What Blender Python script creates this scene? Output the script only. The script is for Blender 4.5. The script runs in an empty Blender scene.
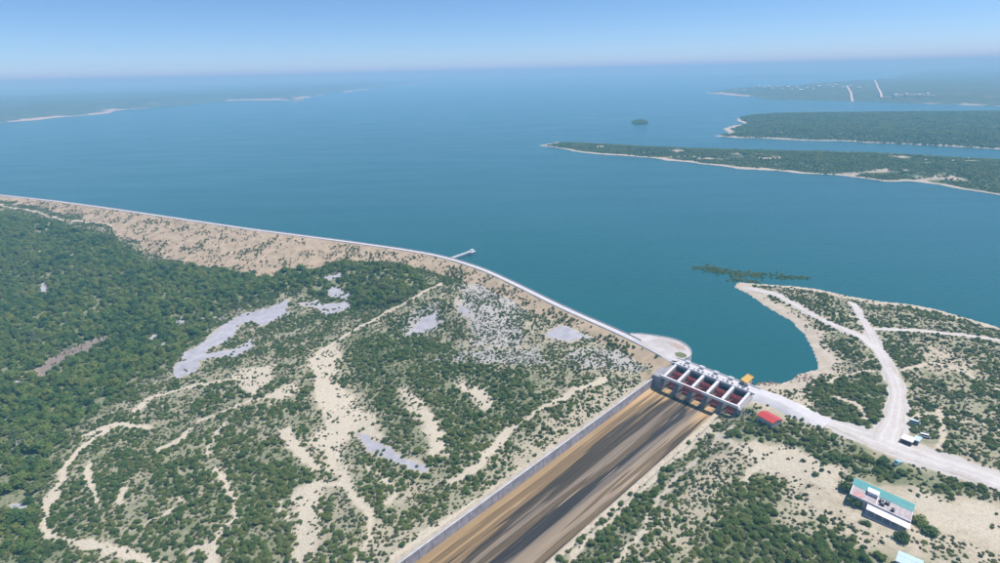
import bpy, bmesh, math, random
import numpy as np
from mathutils import Vector, Matrix

# ------------------------------------------------------------------ camera, sky, sun, exposure
SC = bpy.context.scene
COL = SC.collection
CAM_H, F_PX = 215.0, 600.0
PITCH, ROLL = math.atan(209.5 / F_PX), math.radians(1.37)
_up0 = np.array([0, math.sin(PITCH), math.cos(PITCH)])
_fw = np.array([0, math.cos(PITCH), -math.sin(PITCH)])
_rt = math.cos(ROLL) * np.array([1., 0, 0]) - math.sin(ROLL) * _up0
_up = math.sin(ROLL) * np.array([1., 0, 0]) + math.cos(ROLL) * _up0
cam = bpy.data.objects.new('camera', bpy.data.cameras.new('camera'))
COL.objects.link(cam)
M4 = Matrix.Identity(4)
for i in range(3):
    M4[i][0], M4[i][1], M4[i][2] = _rt[i], _up[i], -_fw[i]
M4[2][3] = CAM_H
cam.matrix_world = M4
cam.data.sensor_width = 36.0
cam.data.lens = 36.0 * F_PX / 1000.0
cam.data.clip_start, cam.data.clip_end = 0.5, 200000.0
SC.camera = cam

SUN_EL, SUN_AZ = math.radians(62), math.radians(80)      # azimuth clockwise from +Y
world = bpy.data.worlds.new('World'); SC.world = world
world.use_nodes = True
wn = world.node_tree.nodes
sky = wn.new('ShaderNodeTexSky'); sky.sky_type = 'NISHITA'; sky.sun_disc = False
sky.sun_elevation, sky.sun_rotation = SUN_EL, SUN_AZ
sky.altitude, sky.air_density, sky.dust_density, sky.ozone_density = 0.0, 0.65, 0.0, 10.0
world.node_tree.links.new(sky.outputs[0], wn['Background'].inputs[0])
wn['Background'].inputs[1].default_value = 0.107
sun = bpy.data.objects.new('sun', bpy.data.lights.new('sun', 'SUN'))
COL.objects.link(sun)
sun.data.energy, sun.data.angle, sun.data.color = 4.3, math.radians(0.55), (1.0, 0.975, 0.945)
sd = Vector((math.sin(SUN_AZ) * math.cos(SUN_EL), math.cos(SUN_AZ) * math.cos(SUN_EL), math.sin(SUN_EL)))
sun.rotation_euler = sd.to_track_quat('Z', 'Y').to_euler()
sun.location = (400, 600, 900)
SC.view_settings.view_transform = 'Standard'; SC.view_settings.look = 'None'
SC.view_settings.exposure, SC.view_settings.gamma = 0.29, 1.0
SC.view_settings.use_curve_mapping = False
HAZE_DENSITY = 1.9e-4
HAZE_COLOR = (0.27, 0.69, 1.0)
HAZE_ABSORB = (0.42, 0.12, 0.0, 1.0)
try:
    SC.cycles.max_bounces = 6; SC.cycles.volume_bounces = 2; SC.cycles.transparent_max_bounces = 4
    SC.cycles.use_denoising = True
except Exception:
    pass

R = random.Random(7)
RN = np.random.default_rng(11)

# ------------------------------------------------------------------ tags
def tag(o, label=None, cat=None, group=None, kind=None):
    if label: o['label'] = label
    if cat: o['category'] = cat
    if group: o['group'] = group
    if kind: o['kind'] = kind
    return o

def empty(name, loc=(0, 0, 0), rz=0.0):
    o = bpy.data.objects.new(name, None); COL.objects.link(o)
    o.location = loc; o.rotation_euler = (0, 0, rz); o.empty_display_size = 0.5
    return o

class MB:
    """collects polygons, builds one mesh object"""
    def __init__(s): s.v, s.f = [], []
    def add(s, vs, fs):
        k = len(s.v); s.v += [tuple(map(float, p)) for p in vs]; s.f += [tuple(i + k for i in f) for f in fs]; return s
    def box(s, x0, x1, y0, y1, z0, z1, T=None):
        T = T or (lambda x, y, z: (x, y, z))
        vs = [T(x, y, z) for z in (z0, z1) for x, y in ((x0, y0), (x1, y0), (x1, y1), (x0, y1))]
        return s.add(vs, [(3, 2, 1, 0), (4, 5, 6, 7), (0, 1, 5, 4), (1, 2, 6, 5), (2, 3, 7, 6), (3, 0, 4, 7)])
    def prism(s, poly, z0, z1, T=None):
        """polygon in xy extruded in z"""
        T = T or (lambda x, y, z: (x, y, z)); n = len(poly)
        vs = [T(x, y, z0) for x, y in poly] + [T(x, y, z1) for x, y in poly]
        return s.add(vs, [tuple(range(n - 1, -1, -1)), tuple(range(n, 2 * n))] + [(i, (i + 1) % n, n + (i + 1) % n, n + i) for i in range(n)])
    def prof(s, poly, x0, x1, T=None):
        """profile in (y,z) extruded along x"""
        T = T or (lambda x, y, z: (x, y, z)); n = len(poly)
        vs = [T(x0, y, z) for y, z in poly] + [T(x1, y, z) for y, z in poly]
        return s.add(vs, [tuple(range(n - 1, -1, -1)), tuple(range(n, 2 * n))] + [(i, (i + 1) % n, n + (i + 1) % n, n + i) for i in range(n)])
    def tube(s, p, q, r0, r1=None, n=6):
        p, q = Vector(p), Vector(q); r1 = r0 if r1 is None else r1
        d = (q - p).normalized(); a = d.orthogonal().normalized(); b = d.cross(a)
        vs = [p + (a * math.cos(2 * math.pi * i / n) + b * math.sin(2 * math.pi * i / n)) * r0 for i in range(n)]
        vs += [q + (a * math.cos(2 * math.pi * i / n) + b * math.sin(2 * math.pi * i / n)) * r1 for i in range(n)]
        return s.add(vs, [tuple(range(n - 1, -1, -1)), tuple(range(n, 2 * n))] + [(i, (i + 1) % n, n + (i + 1) % n, n + i) for i in range(n)])
    def mesh(s, name):
        me = bpy.data.meshes.new(name); me.from_pydata(s.v, [], s.f); me.update()
        bm = bmesh.new(); bm.from_mesh(me); bmesh.ops.recalc_face_normals(bm, faces=bm.faces); bm.to_mesh(me); bm.free()
        return me
    def build(s, name, mat, parent=None):
        me = s.mesh(name); me.materials.append(mat)
        o = bpy.data.objects.new(name, me); COL.objects.link(o)
        if parent: o.parent = parent
        return o

def grid_obj(name, X, Y, Z, mat, smooth=True, attrs=None, parent=None, keep=None):
    ny, nx = X.shape
    co = np.stack([X, Y, Z], -1).reshape(-1, 3).astype(np.float32)
    i = np.arange((ny - 1) * (nx - 1)); r, c = i // (nx - 1), i % (nx - 1)
    a = r * nx + c
    q = np.stack([a, a + 1, a + nx + 1, a + nx], -1)
    if keep is not None:
        q = q[keep.reshape(-1)[q].any(1)]
    me = bpy.data.meshes.new(name)
    me.vertices.add(len(co)); me.vertices.foreach_set('co', co.ravel())
    me.loops.add(q.size); me.loops.foreach_set('vertex_index', q.ravel().astype(np.int32))
    me.polygons.add(len(q)); me.polygons.foreach_set('loop_start', (np.arange(len(q)) * 4).astype(np.int32))
    me.polygons.foreach_set('loop_total', np.full(len(q), 4, np.int32))
    me.update(calc_edges=True)
    if smooth: me.polygons.foreach_set('use_smooth', np.ones(len(q), bool))
    for k, v in (attrs or {}).items():
        at_ = me.attributes.new(k, 'FLOAT', 'POINT'); at_.data.foreach_set('value', v.ravel().astype(np.float32))
    me.materials.append(mat)
    o = bpy.data.objects.new(name, me); COL.objects.link(o)
    if parent: o.parent = parent
    return o

# ------------------------------------------------------------------ material helper
def new_mat(name):
    m = bpy.data.materials.new(name); m.use_nodes = True
    nt = m.node_tree; return m, nt, nt.nodes['Principled BSDF']

def N(nt, typ, **kw):
    n = nt.nodes.new(typ)
    for k, v in kw.items(): setattr(n, k, v)
    return n

def noise(nt, vec, scale, detail=3, rough=0.55):
    n = N(nt, 'ShaderNodeTexNoise'); n.inputs['Scale'].default_value = scale
    n.inputs['Detail'].default_value = detail; n.inputs['Roughness'].default_value = rough
    if vec is not None: nt.links.new(vec, n.inputs['Vector'])
    return n.outputs['Fac']

def ramp(nt, fac, stops):
    n = N(nt, 'ShaderNodeValToRGB'); el = n.color_ramp.elements
    while len(el) < len(stops): el.new(0.5)
    for e, (p, c) in zip(el, stops):
        e.position = p; e.color = (*c, 1) if len(c) == 3 else c
    nt.links.new(fac, n.inputs[0]); return n.outputs[0]

def mix(nt, fac, a, b, mode='MIX'):
    n = N(nt, 'ShaderNodeMix', data_type='RGBA', blend_type=mode)
    for s, v in ((0, fac), (6, a), (7, b)):
        if isinstance(v, (int, float)): n.inputs[s].default_value = v
        elif isinstance(v, tuple): n.inputs[s].default_value = (*v, 1)
        else: nt.links.new(v, n.inputs[s])
    return n.outputs[2]

def math_(nt, op, a, b=0.0, c=0.0, clamp=False):
    n = N(nt, 'ShaderNodeMath', operation=op, use_clamp=clamp)
    for i, v in enumerate((a, b, c)):
        if isinstance(v, (int, float)): n.inputs[i].default_value = v
        else: nt.links.new(v, n.inputs[i])
    return n.outputs[0]

def pos(nt):
    return N(nt, 'ShaderNodeNewGeometry').outputs['Position']

def attr(nt, name):
    return N(nt, 'ShaderNodeAttribute', attribute_name=name).outputs['Fac']

def bump(nt, bsdf, h, strength, dist):
    b = N(nt, 'ShaderNodeBump'); b.inputs['Strength'].default_value = strength; b.inputs['Distance'].default_value = dist
    nt.links.new(h, b.inputs['Height']); nt.links.new(b.outputs[0], bsdf.inputs['Normal'])

def plain(name, c, rough=0.7, var=0.12, scale=0.6, metal=0.0, dirt=0.0):
    """weathered paint / concrete / sheet: colour with two scales of uneven wear"""
    m, nt, b = new_mat(name); p = pos(nt)
    n1, n2 = noise(nt, p, scale, 4), noise(nt, p, scale * 7, 3, .7)
    f = math_(nt, 'ADD', math_(nt, 'MULTIPLY', n1, .65), math_(nt, 'MULTIPLY', n2, .35))
    lo = tuple(x * (1 - var * 2) for x in c); hi = tuple(min(1, x * (1 + var * 1.2)) for x in c)
    col = ramp(nt, f, [(.3, lo), (.7, hi)])
    if dirt:
        d = math_(nt, 'MULTIPLY', ramp(nt, noise(nt, p, scale * .35, 5, .65), [(.5, (0, 0, 0)), (.72, (1, 1, 1))]), dirt)
        col = mix(nt, d, col, tuple(x * y for x, y in zip(c, (.5, .44, .36))))
    nt.links.new(col, b.inputs['Base Color']); b.inputs['Roughness'].default_value = rough; b.inputs['Metallic'].default_value = metal
    bump(nt, b, n2, .25, .05)
    return m

# ------------------------------------------------------------------ numpy noise / geometry
def _hash(ix, iy, seed):
    n = (ix.astype(np.int64) * 374761393 + iy.astype(np.int64) * 668265263 + seed * 982451653) & 0xffffffff
    n = ((n ^ (n >> 13)) * 1274126177) & 0xffffffff
    return ((n ^ (n >> 16)) & 0xffff) / 65535.0

def vnoise(x, y, s, seed=0):
    x, y = np.asarray(x, float) / s, np.asarray(y, float) / s
    ix, iy = np.floor(x), np.floor(y); fx, fy = x - ix, y - iy
    fx, fy = fx * fx * (3 - 2 * fx), fy * fy * (3 - 2 * fy)
    a, b = _hash(ix, iy, seed), _hash(ix + 1, iy, seed); c, d = _hash(ix, iy + 1, seed), _hash(ix + 1, iy + 1, seed)
    return (a * (1 - fx) + b * fx) * (1 - fy) + (c * (1 - fx) + d * fx) * fy

def fbm(x, y, s, seed=0, o=3):
    t, w, a = 0, 0, 1.0
    for k in range(o):
        t = t + a * vnoise(x + 17.3 * k, y - 9.1 * k, s / 2 ** k, seed + k); w += a; a *= .5
    return t / w

def sstep(a, b, x):
    t = np.clip((x - a) / (b - a), 0, 1); return t * t * (3 - 2 * t)

def dist_line(x, y, P, closed=False):
    P = np.asarray(P, float); d2 = np.full(np.shape(x), 1e18)
    k = len(P) if closed else len(P) - 1
    for i in range(k):
        a, b = P[i], P[(i + 1) % len(P)]; e = b - a; L = max(e @ e, 1e-9)
        t = np.clip(((x - a[0]) * e[0] + (y - a[1]) * e[1]) / L, 0, 1)
        d2 = np.minimum(d2, (x - a[0] - t * e[0]) ** 2 + (y - a[1] - t * e[1]) ** 2)
    return np.sqrt(d2)

def inside(x, y, P):
    P = np.asarray(P, float); r = np.zeros(np.shape(x), bool); n = len(P)
    for i in range(n):
        (x1, y1), (x2, y2) = P[i], P[(i + 1) % n]
        if y1 == y2: continue
        c = ((y1 > y) != (y2 > y)) & (x < (x2 - x1) * (y - y1) / (y2 - y1) + x1)
        r ^= c
    return r

def sdf(x, y, P, far=1e9):
    """positive inside"""
    d = dist_line(x, y, P, True); return np.where(inside(x, y, P), d, -d)

def ray(px, py):
    u, v = np.asarray(px, float) - 500, 281.5 - np.asarray(py, float)
    return u[..., None] * _rt + v[..., None] * _up + F_PX * _fw

def at(px, py, z=0.0):
    d = ray(px, py); t = np.minimum((z - CAM_H) / np.minimum(d[..., 2], -1e-6), 70000 / np.linalg.norm(d, axis=-1))
    t = np.where(d[..., 2] < -1e-4, t, 70000 / np.linalg.norm(d, axis=-1))
    return np.stack([d[..., 0] * t, d[..., 1] * t], -1)

def ats(pts, z=0.0):
    p = np.asarray(pts, float); return at(p[:, 0], p[:, 1], z)

def proj(x, y, z):
    d = np.stack([x, y, z - CAM_H], -1); w = d @ _fw
    w = np.where(w < 1, np.nan, w)
    return 500 + F_PX * (d @ _rt) / w, 281.5 - F_PX * (d @ _up) / w

# ------------------------------------------------------------------ where things stand
CREST_Z = 6.0
crest_px = [(0,195),(55,201),(107,208),(178,218.5),(249,229),(300,235.5),(350,242),(400,249),(430,254),(453,259.5),(485,270),(517,285),(545,299),(572,312),(600,324),(628,336.5),(650,347.5),(668,357.5),(676,362)]
crest = ats(crest_px, CREST_Z)
crest = np.vstack([[crest[0] + (crest[0] - crest[3]) * 1.2], crest])
# smooth / resample the crest line
def resample(P, step):
    P = np.asarray(P, float); L = np.r_[0, np.cumsum(np.linalg.norm(np.diff(P, axis=0), axis=1))]
    s = np.linspace(0, L[-1], max(2, int(L[-1] / step) + 1))
    return np.stack([np.interp(s, L, P[:, 0]), np.interp(s, L, P[:, 1])], -1)
def smooth(P, n):
    P = P.copy()
    for _ in range(n): P[1:-1] = .25 * P[:-2] + .5 * P[1:-1] + .25 * P[2:]
    return P
CREST = smooth(resample(crest, 6.0), 12)

GL = at(np.float64(677), np.float64(364.5), CREST_Z); GR = at(np.float64(747.5), np.float64(391.5), CREST_Z)
B_ = (GR - GL) / np.linalg.norm(GR - GL); GLEN = float(np.linalg.norm(GR - GL))
A_ = np.array([B_[1], -B_[0]])
_e = [at(np.float64(a), np.float64(b), c) for a, b, c in ((655, 388, -9), (412, 563, -27), (714, 415, -9), (562, 563, -27))]
C_ = (_e[1] - _e[0]) / np.linalg.norm(_e[1] - _e[0]) + (_e[3] - _e[2]) / np.linalg.norm(_e[3] - _e[2]); C_ /= np.linalg.norm(C_)
def G(s, t, z=0.0):
    p = GL + B_ * s + C_ * t; return (p[0], p[1], z)
_inv = np.linalg.inv(np.stack([B_, C_], 1))
def st(x, y):
    dx, dy = x - GL[0], y - GL[1]
    return _inv[0, 0] * dx + _inv[0, 1] * dy, _inv[1, 0] * dx + _inv[1, 1] * dy
_st = [st(*p) for p in _e]
print('gate', GLEN, 'skew', B_ @ C_, 'edges', _st)
CH_L, CH_R = .5 * (_st[0][0] + _st[1][0]), .5 * (_st[2][0] + _st[3][0])
def floor_z(t): return -8.0 - 0.083 * (np.maximum(t, 15) - 15)

shore_px = [(752,387),(757,383),(770,382),(781,383),(790,380),(797,374),(806,372),(817,369),(816,360),(813,352),(804,335),(790,321),(769,309),(747,294),(733,287),(737,282),(752,283),(772,284.5),(795,286),(818,289),(850,296),(879,301),(907,303.5),(936,309),(964,317),(992,325),(1005,329)]
SHORE = np.vstack([ats(shore_px), [[700, 500], [1500, 300], [60000, -3000]]])
LAND = np.vstack([CREST, [G(-2, -4)[:2], G(GLEN + 2, -4)[:2]], SHORE, [[60000, -60000], [-60000, -60000], [-60000, 2600], CREST[0] + [-600, 300]]])

# height control points: pixel, z
ctrl = [(0,215,-20),(120,250,-26),(250,275,-29),(340,268,-24),(430,280,-12),(500,300,-4),(560,325,1.5),(640,360,3.2),(655,372,2.5),
        (0,300,-31),(100,330,-31),(200,320,-29),(60,365,-33),(0,420,-32),(0,563,-33),(120,450,-29),(250,330,-25),(340,305,-22),
        (350,400,-19),(420,340,-14),(460,400,-13),(520,350,-5),(560,400,-5),(600,380,-2),(500,450,-13),(430,520,-19),(380,563,-21),(250,500,-26),(150,563,-31),(250,563,-27),(320,450,-21),
        (560,563,-17),(640,500,-11),(700,440,-4),(740,425,0),(620,563,-13),(700,563,-9),(760,500,-4),(800,545,-2),(860,500,.5),(900,540,1),(1000,563,2),(950,500,3),(1000,480,4.5),
        (771,417,2.5),(830,430,4.5),(890,400,6),(860,350,5),(900,330,5),(960,340,5),(800,310,3.5),(980,400,7),(760,395,4.8),(800,400,4)]
CP = np.array([[*at(np.float64(a), np.float64(b), c), c] for a, b, c in ctrl])
CP = np.vstack([CP, [[-500, 60, -30], [0, 20, -22], [400, 60, 4], [800, 300, 10], [-1400, 1000, -15], [-2500, 1500, 10], [0, -1500, 0]]])

def h_base(x, y):
    w = 0; s = 0
    for cx, cy, cz in CP:
        k = 1.0 / ((x - cx) ** 2 + (y - cy) ** 2 + 500.0) ** 1.7
        w = w + k; s = s + k * cz
    return s / w

toe_px = [(-40,190,),(0,200),(30,206),(60,212.5),(95,224),(124,239),(156,256),(190,264),(227,270),(259,277),(300,268),(350,261),(400,264),(430,270),(470,283),(510,300),(545,314),(580,330),(615,346),(645,361)]
_t = []
for a, b in toe_px:
    z = 0.0
    for _ in range(40):
        q = at(np.float64(a), np.float64(b), z); fz_ = CREST_Z - (dist_line(q[:1], q[1:], CREST)[0] - 4.5) / 3.1; z = .7 * z + .3 * float(np.clip(fz_, -34, 5))
    _t.append([q[0], q[1], z]); _t.append([q[0] * .985, q[1] * .985, z - .3])
CP = np.vstack([CP[7:], _t])
def crest_side(x, y):
    """signed distance from the dam axis, positive downstream, for the reach along the dam"""
    d = dist_line(x, y, CREST)
    return d

DAM_SLOPE = 3.1
def height(x, y, dam=True):
    x, y = np.asarray(x, float), np.asarray(y, float)
    h = h_base(x, y)
    h = h + (fbm(x, y, 70, 3) - .5) * 4.2 + (fbm(x, y, 16, 9) - .5) * 1.3
    ins = inside(x, y, LAND)
    ds = dist_line(x, y, SHORE)
    sh = np.where(ins, np.minimum(.10 * ds + .02 * np.minimum(ds, 12), 60), -.2 * ds - .2)
    far = ds > 250
    h = np.where(far & ins, h, np.minimum(h, sh))
    h = np.where(ins, h, np.minimum(np.maximum(sh, -14), -1.0))
    dc = dist_line(x, y, CREST)
    h = np.where((~ins) & (dc < 60), -14, h)
    # stay under the crest close to the dam
    h = np.where(ins & (dc < 14), np.minimum(h, CREST_Z - 2.0 - np.maximum(0, 8 - dc) * .1), h)
    s, t = st(x, y)
    ch = (s > CH_L - 3.0) & (s < CH_R + 3.0) & (t > -14) & (t < 420)
    ch |= (s > -4) & (s < GLEN + 3) & (t > -14) & (t < 17)
    h = np.where(ch, np.minimum(h, floor_z(t) - 3.5), h)
    # banks beside the chute follow the wall tops
    for e, sg, top in ((CH_L - 3.0, -1, 6.3), (CH_R + 3.0, 1, 2.2)):
        q = (s - e) * sg
        m = (q >= 0) & (q < 26) & (t > 17) & (t < 420)
        k = sstep(26, 3, q)
        h = np.where(m, h * (1 - k) + (floor_z(t) + top) * k, h)
    if dam:
        face = CREST_Z - np.maximum(dc - 3.6, 0) / DAM_SLOPE
        h = np.where(ins & (dc < 200) & (s < 5) , np.maximum(h, np.where((t < 60) | (s < -60), face, -99)), h)
    return h

def ground(pts):
    """pixels -> points on the ground (x, y, z)"""
    p = np.asarray(pts, float).reshape(-1, 2); z = np.zeros(len(p))
    for _ in range(9):
        xy = at(p[:, 0], p[:, 1], z); z = .35 * z + .65 * height(xy[:, 0], xy[:, 1])
    xy = at(p[:, 0], p[:, 1], z)
    return np.column_stack([xy, height(xy[:, 0], xy[:, 1])])
def gxy(pts): return ground(pts)[:, :2]

# ------------------------------------------------------------------ ground cover: traced clearings, tracks, woods
# woods and scrub: polygon, share of ground covered
COVER = [([(0,212),(60,222),(110,238),(150,262),(240,270),(330,262),(415,266),(432,290),(380,312),(300,288),(230,308),(170,365),(130,393),(75,430),(45,480),(38,520),(60,563),(-60,563),(-60,205)], .985),
 ([(80,436),(150,400),(230,385),(320,430),(300,470),(330,520),(330,563),(150,563),(60,540),(48,510)], .66),
 ([(225,430),(290,440),(318,480),(300,500),(300,563),(240,563),(240,490)], .86),
 ([(345,340),(400,325),(470,360),(540,395),(480,430),(440,470),(400,440),(370,395)], .80),
 ([(440,285),(480,282),(600,330),(650,368),(600,380),(540,350),(470,345)], .50),
 ([(460,285),(520,290),(520,345),(470,345)], .42),
 ([(470,470),(540,425),(600,392),(655,372),(660,385),(560,450),(480,505),(420,545),(395,563),(360,563),(385,500)], .40),
 ([(470,470),(500,458),(490,490),(440,520),(400,540),(390,510)], .62),
 ([(415,266),(455,262),(480,275),(440,290)], .75),
 ([(200,395),(300,372),(312,400),(310,430),(230,440)], .66),
 ([(560,563),(725,425),(770,430),(845,460),(800,500),(830,563)], .46),
 ([(598,535),(660,468),(722,428),(740,440),(680,480),(620,540),(590,563),(572,563)], .74),
 ([(745,475),(785,480),(770,510),(800,535),(905,550),(890,570),(720,570),(700,550),(725,510)], .90),
 ([(715,428),(745,418),(770,428),(800,440),(850,452),(900,470),(985,493),(960,497),(890,482),(845,467),(800,455),(760,443),(735,440)], .93),
 ([(780,470),(835,472),(880,486),(960,502),(1010,514),(1010,575),(950,575),(880,545),(830,525),(795,500)], .06),
 ([(925,545),(960,548),(985,563),(920,563)], .7),
 ([(770,284),(850,297),(1010,330),(1010,470),(930,450),(905,440),(850,430),(800,400),(820,370),(810,345),(780,305)], .60),
 ([(920,345),(960,352),(975,372),(930,370)], .25),
 ([(800,400),(830,385),(870,372),(890,395),(885,428),(850,432),(815,412)], .88),
 ([(752,385),(795,384),(815,408),(800,410)], .10),
 ([(750,396),(800,416),(770,412),(745,408)], .14)]
# bare sandy ground: polygon
BARE = [[(312,362),(322,352),(335,348),(338,360),(332,378),(348,398),(372,424),(380,436),(352,432),(338,442),(338,472),(326,458),(312,440),(326,424),(324,398)],
 [(405,388),(418,398),(435,425),(447,452),(438,455),(424,430),(408,402)],
 [(462,382),(482,390),(498,404),(490,408),(470,395)],
 [(238,372),(270,366),(268,382),(250,398),(244,388)],
 [(272,395),(290,385),(292,395),(275,402)],
 [(300,490),(318,486),(322,500),(312,520),(316,540),(306,560),(298,560),(304,530)],
 [(760,440),(800,455),(835,468),(830,490),(790,478),(755,462),(735,452)],
 [(920,494),(1010,516),(1010,540),(940,526),(915,507)]]
# dirt tracks: line, half width in m, strength
TRACKS = [([(440,284),(410,300),(378,318),(345,335),(322,350),(312,362),(316,378),(322,398)], 3.0),
 ([(338,474),(350,490),(364,508),(371,525),(366,545),(350,566)], 2.6),
 ([(337,485),(315,490),(304,505),(305,527),(302,562)], 2.2),
 ([(215,468),(226,488),(235,515)], 1.7), ([(236,518),(219,529),(215,548)], 1.8),
 ([(108,430),(82,446),(71,460),(62,480),(45,505),(43,522),(52,540),(76,546),(102,552),(135,555),(165,566)], 2.8),
 ([(192,430),(175,442),(158,450)], 2.4), ([(222,425),(214,440),(208,455)], 2.4),
 ([(135,410),(150,397),(185,388),(216,383),(240,376)], 2.6), ([(90,433),(120,424),(148,428)], 2.6),
 ([(603,380),(570,393),(540,410),(505,432),(490,450),(470,470),(452,480)], 3.4),
 ([(0,205),(40,213),(62,220),(95,221),(118,228)], 3.5), ([(5,243),(25,248),(45,252)], 1.6),
 ([(110,225),(128,233),(140,240)], 4),
 ([(395,563),(480,503),(560,448),(655,384)], 3.0),
 ([(560,566),(640,490),(716,420)], 2.0),
 ([(735,425),(690,465),(650,510),(620,563)], 1.6),
 ([(700,430),(735,445),(760,460),(745,480)], 2.5),
 ([(145,525),(170,510),(178,500)], 1.6), ([(120,505),(124,490)], 2.2), ([(88,462),(90,480),(97,500)], 2.0),
 ([(282,500),(290,522)], 1.5), ([(190,552),(205,545),(215,560)], 3), ([(285,432),(300,452),(318,470)], 4),
 ([(385,505),(400,495),(382,480),(368,468)], 1.6),
 ([(200,420),(240,405),(280,392)], 1.5),
 ([(905,372),(930,362),(965,372),(1000,392)], 1.8), ([(900,420),(925,412),(960,420),(1000,432)], 1.5), ([(830,385),(850,372),(875,372)], 2.0), ([(838,398),(860,405),(868,420)], 2.2), ([(800,313),(830,312),(858,318)], 1.6), ([(930,455),(945,430),(940,410)], 1.6),
 ([(735,288),(748,293),(770,307),(792,320),(806,334),(818,350),(826,364),(815,372)], 3.2)]
# pale limestone flats
PALE = [[(172,368),(190,350),(205,340),(222,325),(240,315),(268,308),(286,300),(287,315),(270,322),(262,325),(252,320),(240,325),(232,335),(225,342),(210,348),(207,353),(235,349),(252,339),(253,346),(235,357),(215,358),(198,362),(195,372),(180,378)],
 [(298,304),(318,300),(322,304),(350,301),(351,308),(327,315),(318,308)],
 [(325,292),(334,285),(350,294),(346,300),(330,299)], [(322,278),(338,273),(342,276),(326,281)],
 [(355,432),(370,437),(400,455),(429,468),(420,473),(395,463),(362,445)],
 [(545,335),(560,325),(592,338),(570,342)], [(408,335),(420,318),(438,312),(434,328)],
 [(455,298),(466,308),(472,318),(462,312)], [(640,352),(652,356),(648,362),(638,358)],
 [(173,322),(184,316),(184,328),(176,330)], [(147,338),(158,334),(157,341),(148,342)], [(160,345),(170,341),(168,347)],
 [(12,381),(20,379),(22,384),(14,385)], [(58,392),(61,392),(61,399),(58,398)], [(50,418),(56,411),(57,414),(52,420)],
 [(14,441),(25,438),(26,441),(16,446)], [(40,288),(48,276),(50,292),(42,296)],
 [(10,508),(22,506),(24,514),(14,516)]]
# brown river bank
BANK = [[(32,372),(48,360),(75,346),(108,335),(112,339),(85,352),(60,365),(44,376)]]
# stony, half bare whitish ground
STONY = [[(455,285),(485,280),(530,300),(525,350),(470,348)], [(560,350),(620,345),(650,365),(640,378),(610,372),(570,372)],
         [(190,318),(230,308),(228,318),(200,330)], [(395,318),(440,300),(450,325),(400,345)], [(420,360),(450,350),(540,345),(560,370),(520,368)]]

COVER_W = [(gxy(p), v) for p, v in COVER]
BARE_W = [gxy(p) for p in BARE]
TRACK_W = [(smooth(resample(gxy(p), 3.0), 2), w) for p, w in TRACKS]
PALE_W = [gxy(p) for p in PALE]; BANK_W = [gxy(p) for p in BANK]; STONY_W = [gxy(p) for p in STONY]
ROADS = {   # gravel roads of the right bank: line, half widths
 'main': ([(824,421),(850,431),(880,441),(920,455),(960,468),(1010,486)], [5, 7, 10.5, 10, 9, 9]),
 'north': ([(884,444),(893,425),(897,405),(897,388),(888,366),(872,336),(852,303)], [9, 6.5, 5.5, 5, 5, 4, 3]),
 'shore': ([(890,372),(878,350),(862,337),(835,326),(805,311),(778,295),(748,288)], [4, 5, 4.5, 4, 3.5, 4, 5]),
 'east': ([(873,329),(920,331),(960,335),(1005,341)], [2.6, 2.8, 2.8, 2.6])}
ROAD_W = {k: (gxy(p), np.array(w)) for k, (p, w) in ROADS.items()}

def near(x, y, P, m):
    P = np.asarray(P); return (x > P[:, 0].min() - m) & (x < P[:, 0].max() + m) & (y > P[:, 1].min() - m) & (y < P[:, 1].max() + m)

def masked(x, y, P, fn, m=40, fill=-1e3):
    out = np.full(x.shape, float(fill)); k = near(x, y, P, m)
    if k.any(): out[k] = fn(x[k], y[k])
    return out

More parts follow.
